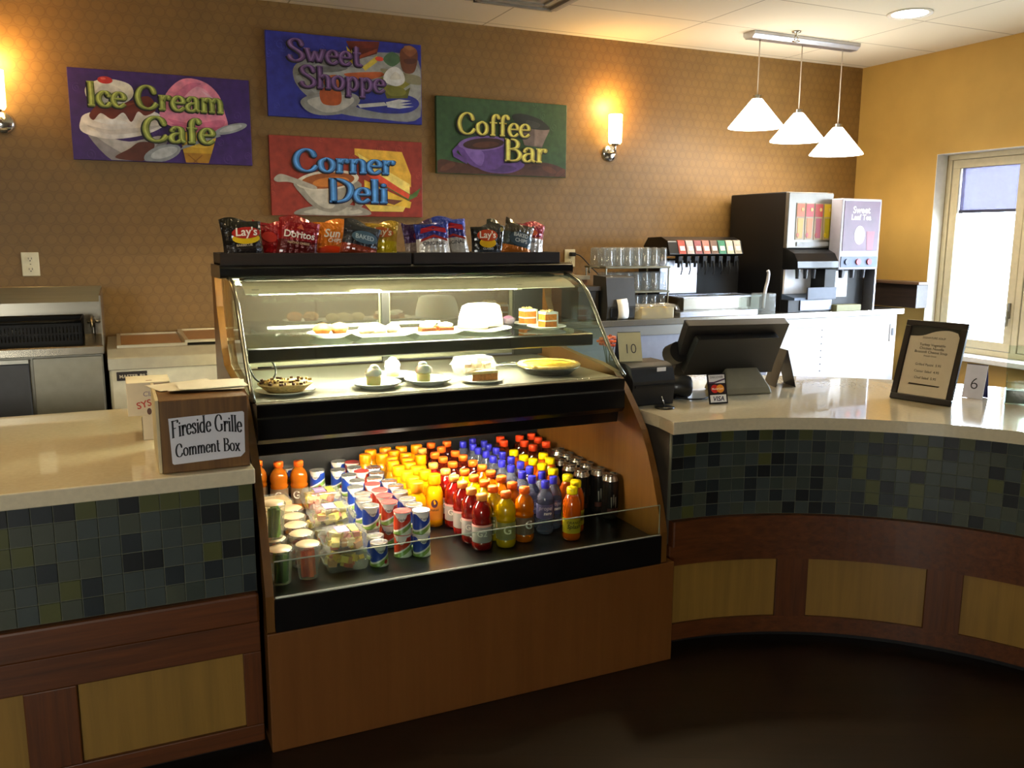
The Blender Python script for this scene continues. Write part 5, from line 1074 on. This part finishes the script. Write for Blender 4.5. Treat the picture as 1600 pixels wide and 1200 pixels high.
tag(MB().prism([(2.44, 4.62), (2.62, 4.62), (2.60, 4.80), (2.46, 4.80)], BZ+.0005, 1.30, mat('8a5a34', .6)).prism([(2.43, 4.61), (2.63, 4.61), (2.61, 4.81), (2.45, 4.81)], 1.3005, 1.325, mat('a9a08c', .5)).build('coffee_canister', bevel=.006), 'brown canister against the wallpaper behind the upright printer', 'canister')
# glass rack with upside-down tumblers
o = thing('glass_rack', 'three-tier rack of upside-down drinking glasses on the beverage counter', 'rack', (2.9, 4.52, BZ))
RK = mat('6d6a58', .35, .4)
tiers = (BZ+.012, 1.232, 1.381)
for z in tiers:
    MB().box(2.66, 3.125, 4.48, 4.74, z-.012 if z > 1.1 else z-.0115, z, RK).build('rack_shelf', o, bevel=.003)
for x, y in ((2.668, 4.49), (3.117, 4.49), (2.668, 4.73), (3.117, 4.73)): MB().cyl(.006, BZ+.0005, 1.378, mat('8a8676', .3, .8), 8, (x, y, 0)).build('rack_post', o)
MB().tube(cat_rom([(2.66, 4.55, 1.372), (2.60, 4.55, 1.378), (2.585, 4.55, 1.36), (2.60, 4.57, 1.345)], 5), .006, RK, 6).build('rack_hook', o)
tg = thing('drinking_glass', '', 'glass', (0, 0, 0))
GLS = glass('f4f6f6', 1.5, .02, .9)
MB().lathe([(.031, 0), (.0315, .003), (.027, .103), (.0255, .111), (.0, .115), (0, .1105), (.023, .107), (.0255, .099), (.0295, 0), (.031, 0)], GLS, 18).build('tumbler', tg, local=True)
first = True; TN = ('lowest', 'middle', 'top')
for ti, z in enumerate(tiers):
    for rw, y in enumerate((4.52, 4.60, 4.68)):
        if rw == 2 and ti < 2: continue
        for i in range(7):
            if ti == 0 and rw: continue
            x = 2.70+i*.0645+.004*(rw == 1); lb_ = f'upside-down tumbler, {ORD[i]} from the printer in the {("outer", "second", "wall-side")[rw]} row of the {TN[ti]} rack tier'
            if first: tg.location = (x, y, z+.0006); tg['label'] = lb_; tg['group'] = 'upside-down tumblers in the rack'; first = False
            else: dup(tg, (x, y, z+.0006), 0, lb_, 'upside-down tumblers in the rack')
# bag of rolls, tray, ice bin
o = thing('food_tub', 'clear tub of yellow fruit under crumpled plastic wrap beside the printer', 'food tub', (2.9, 4.32, BZ+.0005))
MB().prism([(-.12, -.045), (.12, -.045), (.13, .045), (-.13, .045)], 0, .062, glass('efe6c8', 1.4, .05, .6)).build('tub', o, local=True, bevel=.01)
m = MB()
for k in range(26): m.ball((R_.uniform(-.10, .10), R_.uniform(-.03, .03), R_.uniform(.016, .055)), .014, mat(R_.choice(['c9a83a', 'b8922c', 'd8c070', '8a8a3a']), .5), 8, 6)
m.build('fruit_pieces', o, local=True)['kind'] = 'stuff'
m = MB(); rr = random.Random(4); n = 14; v = []; f = []
for j in range(n+1):
    for i in range(n+1): u, w_ = i/n-.5, j/n-.5; v.append((u*.30+rr.uniform(-.004, .004), w_*.115+rr.uniform(-.003, .003), .074+rr.uniform(-.008, .010)-.05*max(0, abs(u)-.42)/.08*.5))
for j in range(n):
    for i in range(n): f.append((j*(n+1)+i, j*(n+1)+i+1, (j+1)*(n+1)+i+1, (j+1)*(n+1)+i))
m.add(v, f, glass('f4f2ea', 1.6, .05, .82)); m.build('plastic_wrap', o, local=True)
# soda tower: eight valves with picture tabs in front of a steel backsplash
o = thing('soda_tower', 'black soda fountain with eight label tabs above a steel ice bin', 'soda fountain', (3.4, 4.62, BZ))
MB().box(3.16, 3.80, 4.66, 4.90, BZ+.0005, 1.42, BLACKM).build('tower_body', o, bevel=.006)
MB().box(3.165, 3.45, 4.650, 4.6595, 1.20, 1.41, mat('b9bcc8', .3, .9)).build('steel_backsplash', o)
m = MB(); m.prism([(4.50, 1.452), (4.53, 1.44), (4.75, 1.44), (4.80, 1.50), (4.75, 1.555), (4.60, 1.56), (4.53, 1.535)], 3.13, 3.70, BLACK, 'x'); m.build('valve_hood', o, bevel=.008)
tabs = ['a8402c', 'b9a8a0', '8a4a4a', 'a86a5a', '6a5040', '3c7a5c', 'b9b69a', 'b0a898']
for k, c in enumerate(tabs):
    x0 = 3.20+k*.062; m = MB(); m.add([(x0, 4.497, 1.455), (x0+.052, 4.497, 1.455), (x0+.052, 4.526, 1.537), (x0, 4.526, 1.537), (x0, 4.51, 1.455), (x0+.052, 4.51, 1.455), (x0+.052, 4.54, 1.54), (x0, 4.54, 1.54)], [(0, 1, 2, 3), (3, 2, 6, 7), (0, 3, 7, 4), (1, 5, 6, 2), (4, 5, 1, 0)], flatc(c))
    lm = flatc('e6dfd2'); m.add([(x0+.008, 4.5005, 1.475), (x0+.044, 4.5005, 1.475), (x0+.044, 4.5105, 1.503), (x0+.008, 4.5105, 1.503)], [(0, 1, 2, 3)], lm); m.build('label_tab', o)
    n_ = MB(); n_.box(x0+.012, x0+.040, 4.52, 4.56, 1.395, 1.4395, BLACKM); n_.cyl(.009, 1.37, 1.395, BLACKM, 10, (x0+.026, 4.54, 0)); n_.tube([(x0+.026, 4.515, 1.41), (x0+.030, 4.505, 1.36), (x0+.024, 4.51, 1.325)], .004, BLACKM, 6); n_.build('valve', o)
o = thing('ice_bin', 'open stainless steel ice bin under the soda fountain valves', 'ice bin', (3.45, 4.50, BZ))
m = MB(); m.prism([(3.17, 4.395), (3.76, 4.395), (3.76, 4.64), (3.17, 4.64)], BZ+.0005, BZ+.01, STEEL)
for x0, x1, y0, y1 in ((3.17, 3.76, 4.395, 4.407), (3.17, 3.76, 4.628, 4.64), (3.17, 3.182, 4.407, 4.628), (3.748, 3.76, 4.407, 4.628)): m.box(x0, x1, y0, y1, BZ+.01, 1.185, STEEL)
m.build('bin', o, bevel=.002)
m = MB(); [m.box(x0, x1, y0, y1, 1.1853, 1.194, mat('c6c8d0', .2, .95)) for x0, x1, y0, y1 in ((3.16, 3.77, 4.385, 4.41), (3.16, 3.77, 4.622, 4.648), (3.16, 3.185, 4.41, 4.622), (3.745, 3.77, 4.41, 4.622))]; m.build('rolled_rim', o)
tag(MB().prism([(3.06, 4.275), (3.65, 4.275), (3.64, 4.37), (3.09, 4.37)], BZ+.0005, BZ+.03, mat('c2c4cc', .25, .95)).build('sheet_pan', bevel=.004), 'low flat steel pan along the counter edge in front of the ice bin', 'pan')
o = thing('scoop_container', 'clear square container with an upright pale scoop handle beside the ice bin', 'container', (3.67, 4.325, 1.1135))
o.location = (3.735, 4.328, BZ+.0005)
MB().prism([(-.055, -.055), (.055, -.055), (.065, .055), (-.055, .055)], 0, .125, glass('dfe4e2', 1.4, .03, .75)).build('container', o, local=True, bevel=.006)
MB().tube(cat_rom([(.0, 0, .03), (.01, 0, .14), (.025, .0, .20), (.03, .0, .25), (.022, 0, .268)], 5), .011, mat('d2d2d6', .25, .3), 8).build('scoop_handle', o, local=True)

# ------------------------------------------------------------------ juice and cold drink dispensers
o = thing('juice_dispenser', 'big black drink dispenser with lit fruit pictures on its upper door', 'drink dispenser', (4.05, 4.6, BZ))
MB().box(3.89, 4.255, 4.345, 4.89, BZ+.0005, 1.845, mat('0d0d0f', .5)).build('cabinet', o, bevel=.008)
MB().box(3.885, 4.26, 4.315, 4.3445, 1.49, 1.842, mat('747068', .35, .4)).build('upper_door', o, bevel=.006)
FR_ = [('a8500c', 'b88410'), ('9a1c14', 'b8600c'), ('96241a', '8a3040'), ('a88c14', '8a7a10')]
for k, (c1, c2) in enumerate(FR_):
    x0 = 3.95+k*.0755; m = MB(); lit = lambda c: mat(c, .4, emit=.15, ecol=c)
    m.box(x0, x0+.07, 4.311, 4.3145, 1.545, 1.775, lit('8f7c5c')); m.box(x0+.004, x0+.066, 4.3095, 4.3108, 1.69, 1.77, lit(c1))
    m.prism([(x0+.016, 1.555), (x0+.054, 1.555), (x0+.060, 1.68), (x0+.012, 1.68)], 4.309, 4.3105, lit(c2), 'y')
    m.prism([(x0+.008+.010*math.cos(t*PI/6)+.01, 1.575+.014*math.sin(t*PI/6)) for t in range(12)], 4.3075, 4.3089, lit(c1), 'y'); m.prism([(x0+.048+.010*math.cos(t*PI/6), 1.735+.012*math.sin(t*PI/6)) for t in range(12)], 4.3075, 4.3094, lit('b89a50'), 'y'); m.build('fruit_picture', o)
MB().box(3.965, 4.245, 4.3085, 4.3145, 1.505, 1.53, mat('8d8f92', .4)).build('button_strip', o)
m = MB(); m.prism([(4.344, 1.49), (4.30, 1.485), (4.24, 1.46), (4.205, 1.41), (4.20, 1.365), (4.215, 1.36), (4.344, 1.36)], 3.885, 4.222, BLACK, 'x'); m.build('spout_hood', o, bevel=.006)
for k in range(3):
    x = 3.935+k*.066; m = MB(); m.cyl(.012, 1.30, 1.3595, mat('33343a', .3), 10, (x, 4.255, 0), .016); m.build('spout', o)
MB().box(3.90, 4.12, 4.330, 4.3445, 1.20, 1.355, mat('f2f2f6', .3)).build('splash_panel', o); MB().box(4.125, 4.219, 4.215, 4.3445, 1.2005, 1.3595, BLACKM).build('cavity_side', o, bevel=.004)
m = MB(); m.prism([(4.225, 1.165), (4.225, 1.18), (4.344, 1.20), (4.344, 1.165)], 3.895, 4.234, mat('4a5a74', .35), 'x'); m.build('cup_ledge', o)
MB().box(3.99, 4.23, 4.212, 4.2245, 1.168, 1.245, mat('4c505a', .4, .3)).build('cup_tray', o, bevel=.002)
MB().box(3.98, 4.245, 4.262, 4.270, 1.095, 1.163, mat('8d90a0', .4, .4)).build('front_plate', o, bevel=.002)
m = MB(); m.box(3.885, 4.25, 4.27, 4.344, BZ+.0005, 1.1645, mat('141416', .4)); m.build('drip_base', o, bevel=.003)
TM0 = set(bpy.data.objects)
o = thing('tea_dispenser', 'cold drink dispenser with a pale violet poster door beside the yellow wall', 'drink dispenser', (4.5, 4.56, BZ))
MB().box(4.307, 4.60, 4.33, 4.87, BZ+.0005, 1.80, mat('121215', .45)).build('cabinet', o, bevel=.006)
MB().box(4.27, 4.612, 4.235, 4.3295, 1.355, 1.805, mat('a3a2ae', .35)).build('poster_door', o, bevel=.006)
MB().box(4.29, 4.595, 4.2315, 4.2345, 1.475, 1.79, mat('5f4458', .4, noise=.25, ns=9)).build('poster', o)
m = MB(); wl = mat('e2dee2', .4)
for s, sz, zz in (('Sweet', .06, 1.715), ('Leaf Tea', .05, 1.672)): v, f = text(s, sz, .02); m.xf = frame_xf((4.435, 4.2308, zz), (1, 0, 0), (0, -1, 0)); m.add(v, f, wl)
m.xf = Matrix(); m.build('poster_lettering', o)
m = MB(); m.prism([(4.43+.045*math.cos(t*PI/10), 1.575+.06*math.sin(t*PI/10)) for t in range(20)], 4.2302, 4.2314, mat('d4ced6', .4), 'y'); m.prism([(4.50, 1.48), (4.55, 1.48), (4.56, 1.60), (4.49, 1.60)], 4.2302, 4.2314, mat('8a4458', .4), 'y'); m.build('poster_picture', o)
MB().box(4.285, 4.60, 4.230, 4.2345, 1.37, 1.44, mat('4a5a78', .4)).build('button_panel', o)
for k, c in enumerate(('2a3458', '9a2a3a', '8a2030')): m = MB(); m.xf = Matrix.Translation((4.335+k*.095, 4.2297, 1.405)) @ Matrix.Rotation(PI/2, 4, 'X'); m.cyl(.02, 0, .008, mat(c, .3), 14); m.build('push_button', o)
for k in range(3): MB().cyl(.013, 1.30, 1.3545, mat('2a2c34', .3), 10, (4.335+k*.095, 4.275, 0), .017).build('spout', o)
MB().box(4.285, 4.44, 4.318, 4.3295, 1.175, 1.345, mat('f2f2f8', .3)).build('splash_panel', o)
m = MB(); m.box(4.307, 4.52, 4.262, 4.3295, BZ+.0005, 1.125, mat('8a8860', .5)); m.build('drip_base', o, bevel=.003); MB().box(4.60, 4.612, 4.24, 4.33, BZ+.0005, 1.354, mat('a9aab4', .3, .9)).build('side_trim', o)
for o_ in set(bpy.data.objects)-TM0:
    if o_.parent is None: o_.location.x -= .046; o_.location.y -= .031
o = thing('wall_shelf_box', 'long dark open-topped shelf box on the beverage counter along the yellow wall', 'shelf box', (5.0, 4.5, BZ+.0005))
MB().box(4.965, 5.075, 4.22, 4.80, BZ+.0005, 1.245, wood('241a14', '3a2c22', 'y', .5)).build('box_body', o, bevel=.003)
MB().prism([(4.19, 1.2455), (4.80, 1.2455), (4.80, 1.262), (4.19, 1.262)], 4.945, 5.080, wood('5a4230', '765a42', 'y', .5), 'x').build('top_board', o, bevel=.002)

# ------------------------------------------------------------------ on the curved counter
KZ2 = .9005
o = thing('cash_register', 'black touch-screen cash register seen from behind on the curved counter', 'cash register', (2.42, 2.92, KZ2))
X0 = frame_xf((2.395, 2.99, 1.075), (1, -.06, 0), (0, .62, .78))
m = MB(); m.xf = frame_xf((2.36, 2.93, 1.09), (.985, -.17, 0), (-.08, -.52, -.30))   # local z points out of the monitor's rear towards the guests
m.prism([(-.235, -.13), (.235, -.13), (.235, .13), (-.235, .13)], -.03, .012, mat('1a191a', .45), 'z'); m.build('screen_housing', o, bevel=.008)
m = MB(); m.xf = frame_xf((2.36, 2.93, 1.09), (.985, -.17, 0), (-.08, -.52, -.30)); m.prism([(-.21, -.10), (.21, -.10), (.19, .085), (-.19, .085)], .0125, .05, mat('121112', .5)); m.build('rear_bulge', o, bevel=.015)
m = MB(); m.xf = frame_xf((2.36, 2.93, 1.09), (.985, -.17, 0), (-.08, -.52, -.30)); m.prism([(-.222, -.117), (.222, -.117), (.222, .117), (-.222, .117)], -.0315, -.0302, mat('0a0c10', .15)); m.build('screen', o)
st_ = MB(); st_.xf = frame_xf((2.41, 2.90, KZ2), (.985, -.17, 0), (0, 0, 1))
GRY = mat('75715f', .5)
pl = [(-.10, .02), (.10, .02), (.065, .165), (-.045, .165)]
st_.add([(-.11, -.065, 0), (.11, -.065, 0), (.12, .12, 0), (-.12, .12, 0), (-.105, -.055, .028), (.105, -.055, .028), (.055, .075, .17), (-.05, .075, .17), (.055, .11, .17), (-.05, .11, .17)], [(0, 3, 2, 1), (0, 1, 5, 4), (4, 5, 6, 7), (7, 6, 8, 9), (1, 2, 8, 6, 5), (3, 0, 4, 7, 9), (2, 3, 9, 8)], GRY); st_.build('stand', o, bevel=.008)
m = MB(); m.xf = Matrix.Translation((2.13, 3.00, 1.07)) @ Matrix.Rotation(1.2, 4, 'X'); m.cyl(.045, -.03, .03, mat('141314', .5), 18); m.build('card_reader', o, bevel=.006)
o = thing('table_tent', 'dark folded card seen edge-on beside the cash register', 'table card', (2.69, 2.98, KZ2))
m = MB(); m.xf = frame_xf((2.69, 2.98, KZ2), (.3, .95, 0), (0, 0, 1))
for s, c in ((1, '55504a'), (-1, '1d1c22')): m.prism([(s*.058, 0), (s*.061, .0), (s*.004, .165), (-s*.001, .165)], -.06, .06, mat(c, .5), 'x') if False else m.add([(-.06, s*.045, 0), (.06, s*.045, 0), (.06, s*.048, 0), (-.06, s*.048, 0), (-.06, -.001*s, .165), (.06, -.001*s, .165), (.06, .003*s, .165), (-.06, .003*s, .165)], [(0, 1, 5, 4), (3, 7, 6, 2), (4, 5, 6, 7), (0, 4, 7, 3), (1, 2, 6, 5), (0, 3, 2, 1)], mat(c, .5))
m.build('folded_card', o)
o = thing('order_printer', 'black boxy order printer with a small white sticker by the case end', 'printer', (1.89, 2.88, KZ2))
MB().prism([(2.80, KZ2), (2.79, 1.0), (2.81, 1.055), (2.85, 1.065), (2.97, 1.065), (2.98, KZ2)], 1.79, 1.985, mat('19191a', .5), 'x').build('printer_body', o, bevel=.008)
MB().box(1.80, 1.975, 2.786, 2.7895, .975, .985, mat('0b0b0c', .4)).build('paper_slot', o)
MB().box(1.905, 1.945, 2.797, 2.8, 1.035, 1.05, mat('e8e8ec', .5)).build('sticker', o)
o = thing('number_card', 'yellowish folded number card reading 10 standing on the black order printer', 'table number', (1.85, 2.925, 1.066))
def numcard(o, c, w, h, xd, txt, m1, m2, sz):
    x = Vector(xd).normalized(); y = Vector((0, 0, 1)).cross(x); m = MB()
    P = lambda a, s, z: tuple(Vector(c)+x*a+y*s+Vector((0, 0, z)))
    for s, mm, nm in ((-1, m1, 'front_leaf'), (1, m2, 'rear_leaf')):
        m = MB(); m.add([P(-w/2, s*.032, 0), P(w/2, s*.032, 0), P(w/2, 0, h), P(-w/2, 0, h), P(-w/2, s*.0305, 0), P(w/2, s*.0305, 0), P(w/2, -s*.0012, h-.001), P(-w/2, -s*.0012, h-.001)], [(0, 1, 2, 3), (7, 6, 5, 4), (0, 3, 7, 4), (1, 5, 6, 2), (0, 4, 5, 1), (3, 2, 6, 7)], mm); lf = m.build(nm, o)
        if s < 0:
            v, f = text(txt, sz, -.012); n_ = (Vector((0, 0, h))+y*.032); up_ = n_.normalized(); zz = x.cross(up_); m = MB(); m.xf = frame_xf(tuple(Vector(P(0, -.032, 0))+up_*h*.28+zz*.0009), tuple(x), tuple(zz)); m.add(v, f, mat('33333c', .5)); m.build('number', lf)
numcard(o, (1.85, 2.925, 1.066), .098, .115, (.985, -.17, 0), '10', mat('e2d9ae', .5), mat('3a3a44', .5), .056)
o = thing('number_card', 'white folded number card reading 6 on the curved counter beyond the framed menu', 'table number', (3.225, 2.41, KZ2))
numcard(o, (3.225, 2.41, KZ2), .082, .14, (.30, -.955, 0), '6', mat('dcdce8', .5), mat('1c1e48', .5), .07)
o = thing('coin_stand', 'small round black stand with a thin stem in front of the order printer', 'stand', (1.905, 2.74, KZ2))
MB().lathe([(0, 0), (.038, 0), (.039, .004), (.03, .007), (0, .008)], BLACK, 24).build('round_base', o, local=True); MB().tube([(0, 0, .007), (-.012, .005, .045)], .003, CHROME, 6).build('stem', o, local=True)
o = thing('barcode_scanner', 'black rounded barcode scanner on the counter between printer and register', 'scanner', (2.08, 2.90, KZ2))
m = MB(); m.xf = Matrix.Translation((0, 0, .048)) @ Matrix.Rotation(PI/2, 4, 'Y') @ Matrix.Rotation(.3, 4, 'X'); m.lathe([(0, -.045), (.03, -.045), (.042, -.03), (.047, .02), (.043, .045), (.038, .05), (.034, .04), (0, .036)], mat('161517', .4, coat=.2), 24); m.build('scanner_head', o, local=True)
MB().prism([(-.035, -.03), (.03, -.03), (.03, .03), (-.035, .03)], 0, .006, BLACKM).build('foot', o, local=True, bevel=.002)
MB().tube(cat_rom([(-.03, -.03, .012), (.0, -.07, .006), (.06, -.09, .006), (.12, -.06, .006), (.16, -.08, .006)], 6), .004, BLACKM, 6).build('lead', o, local=True)
o = thing('flower_vase', 'orange flowers in a small dark vase on the counter behind the case end', 'flowers', (1.90, 3.16, KZ2))
MB().lathe([(0, 0), (.022, 0), (.03, .03), (.02, .08), (.016, .11), (.02, .12), (.015, .118), (0, .02)], mat('1c1a1e', .3), 18).build('vase', o, local=True)
m = MB()
for k in range(7):
    a = k*.9; cx, cy, cz = .03*math.cos(a)*(k > 0), .025*math.sin(a)*(k > 0), .215+.016*math.sin(k*2.1)
    for p in range(9):
        b_ = p*2*PI/9; m.ball((cx+.017*math.cos(b_), cy+.017*math.sin(b_), cz), .0095, mat(('d8602c', 'e07a48', 'c84a24')[k % 3], .6), 6, 5, (1, 1, .6))
    m.ball((cx, cy, cz+.004), .009, mat('8a3a1a', .6), 6, 5)
m.build('petal_blossom', o, local=True)
m = MB(); [m.tube([(.004*math.cos(k), .004*math.sin(k), .1), (.026*math.cos(k*.9), .022*math.sin(k*.9), .205)], .002, mat('33401e', .6), 5) for k in range(7)]; m.build('stems', o, local=True)
# card-payment sign
o = thing('payment_sign', 'small upright black card sign with payment logos in front of the register', 'sign', (2.15, 2.735, KZ2))
xf = frame_xf((2.15, 2.72, KZ2+.001), (.99, -.12, 0), (-.10, -.95, .26))
m = MB(); m.xf = xf; m.prism([(-.042, 0), (.042, 0), (.042, .122), (-.042, .122)], -.003, 0, mat('17151a', .4)); m.build('backing', o, bevel=.001)
m = MB(); m.xf = xf; z1 = .0004
m.prism([(-.036, .006), (.036, .006), (.036, .036), (-.036, .036)], z1-.0003, z1, mat('e6e6ec', .4)); m.prism([(-.036, .082), (.036, .082), (.036, .116), (-.036, .116)], z1-.0003, z1, mat('dcdce2', .4)); m.prism([(-.036, .042), (.036, .042), (.036, .078), (-.036, .078)], z1-.0003, z1, mat('35202a', .4))
for cx, c in ((-.012, 'c8281e'), (.012, 'e8962a')): m.prism([(cx+.0175*math.cos(t*PI/10), .060+.0165*math.sin(t*PI/10)) for t in range(20)], z1, z1+.0004+(.0002 if cx > 0 else 0), mat(c, .4), 'z')
m.prism([(-.036, .082), (-.012, .082), (.036, .095), (.036, .101), (-.014, .088), (-.036, .088)], z1, z1+.0003, mat('4a3a5a', .4))
v, f = text('VISA', .026, .02, .2); m.xf = xf @ Matrix.Translation((0, .0115, z1+.0003)); m.add(v, f, mat('20204a', .4))
v, f = text('DISCOVER', .0125, .015); m.xf = xf @ Matrix.Translation((0, .1025, z1+.0003)); m.add(v, f, mat('50505a', .4)); v, f = text('MasterCard', .0105, .015); m.xf = xf @ Matrix.Translation((0, .0565, z1+.0009)); m.add(v, f, mat('f4e8e0', .4)); m.build('logos', o)
m = MB(); m.xf = xf; m.add([(-.012, .0, -.003), (.012, .0, -.003), (.008, .09, -.003), (-.008, .09, -.003), (-.01, .004, -.035), (.01, .004, -.035)], [(3, 2, 5, 4), (0, 4, 5, 1), (0, 3, 4), (1, 5, 2)], BLACKM); m.build('easel_back', o)
# framed menu on an easel
o = thing('framed_menu', 'black framed paper menu leaning on its easel at the counter', 'framed menu', (2.93, 2.43, KZ2))
fx = Vector((2.947-2.891, 2.308-2.541, 0)).normalized()
fn = Vector((0, 0, 1)).cross(fx); fn = fn if fn.x < 0 else -fn
nz_ = (fn*.955+Vector((0, 0, .295))).normalized()
xf = frame_xf((2.919, 2.425, KZ2+.001), tuple(fx), tuple(nz_))
if xf.col[1].z < 0: pass
W_, H_ = .25, .335
m = MB(); m.xf = xf; BK = mat('1d120e', .3, coat=.3)
for a in ((-W_/2, W_/2, 0, .024), (-W_/2, W_/2, H_-.024, H_), (-W_/2, -W_/2+.024, .024, H_-.024), (W_/2-.024, W_/2, .024, H_-.024)): m.box(a[0], a[1], a[2], a[3], -.012, .006, BK)
m.build('frame', o, bevel=.003)
m = MB(); m.xf = xf; m.box(-W_/2+.024, W_/2-.024, .024, H_-.024, -.010, -.002, mat('141a22', .5)); m.build('backing_board', o)
pw = W_/2-.026
m = MB(); m.xf = xf; m.prism([(-pw, .026), (pw, .026), (pw, H_-.06)] + cat_rom([(pw*.9, H_-.042), (pw*.5, H_-.034), (0, H_-.042), (-pw*.5, H_-.062), (-pw, H_-.066)], 4), -.0018, -.0012, mat('ebe1d0', .6, noise=.03)); po_ = m.build('paper_sheet', o)
m = MB(); ik = mat('5a5048', .6)
for s, sz, zz in (('SIGNATURE SOUP', .010, .262), ('Turkey Vegetable', .013, .232), ('Chicken Noodle', .013, .217), ('Broccoli Cheese Soup', .013, .202), ('French Onion', .008, .188), ('Grilled Panini  5.95', .012, .150), ('Caesar Salad  4.95', .012, .122), ('Chef Salad  5.95', .012, .095)):
    v, f = text(s, sz*1.15, .012); m.xf = xf @ Matrix.Translation((0, zz, -.0008)); m.add(v, f, ik)
m.xf = xf; m.prism([(-.065, .068), (.06, .068), (.066, .073), (-.06, .075)], -.0009, -.0006, mat('2a221c', .6)); m.build('menu_lettering', po_)
m = MB(); m.xf = xf; m.box(-W_/2+.024, W_/2-.024, .024, H_-.024, .0012, .0022, glass('f8f6f2', 1.4)); m.build('cover_glass', o)
m = MB(); b0 = xf @ Vector((0, H_*.75, -.013)); b1 = Vector((b0.x, b0.y, 0))-fn*.10; b1.z = KZ2+.001; sx_ = fx*.035
m.add([tuple(b0-sx_*.6), tuple(b0+sx_*.6), tuple(b1+sx_), tuple(b1-sx_), tuple(b0-sx_*.6-fn*.004), tuple(b0+sx_*.6-fn*.004), tuple(b1+sx_-fn*.004), tuple(b1-sx_-fn*.004)], [(0, 1, 2, 3), (7, 6, 5, 4), (0, 3, 7, 4), (1, 5, 6, 2), (0, 4, 5, 1), (3, 2, 6, 7)], mat('1a1e3c', .5)); m.build('easel_leg', o)
# clear acrylic leaflet holder at the edge of the frame
o = thing('leaflet_holder', 'clear acrylic leaflet holder at the far end of the curved counter', 'leaflet holder', (3.27, 2.238, KZ2))
AC = glass('eef6f4', 1.5); xf = frame_xf((3.27, 2.238, KZ2), (.62, -.78, 0), (0, 0, 1)); m = MB(); m.xf = xf; m.box(-.06, .06, -.03, .03, 0, .004, AC); m.box(-.06, .06, -.03, -.027, .004, .09, AC); m.box(-.06, .06, .027, .03, .004, .23, AC); m.box(-.06, -.057, -.027, .027, .004, .12, AC); m.box(.057, .06, -.027, .027, .004, .12, AC); m.build('acrylic_box', o)
m = MB(); m.xf = xf; m.box(-.056, .056, -.026, .0, .0042, .055, mat('4a4a3c', .6)); m.build('leaflets', o)
for o in list(bpy.data.objects):
    if o.get('label') == '': del o['label']
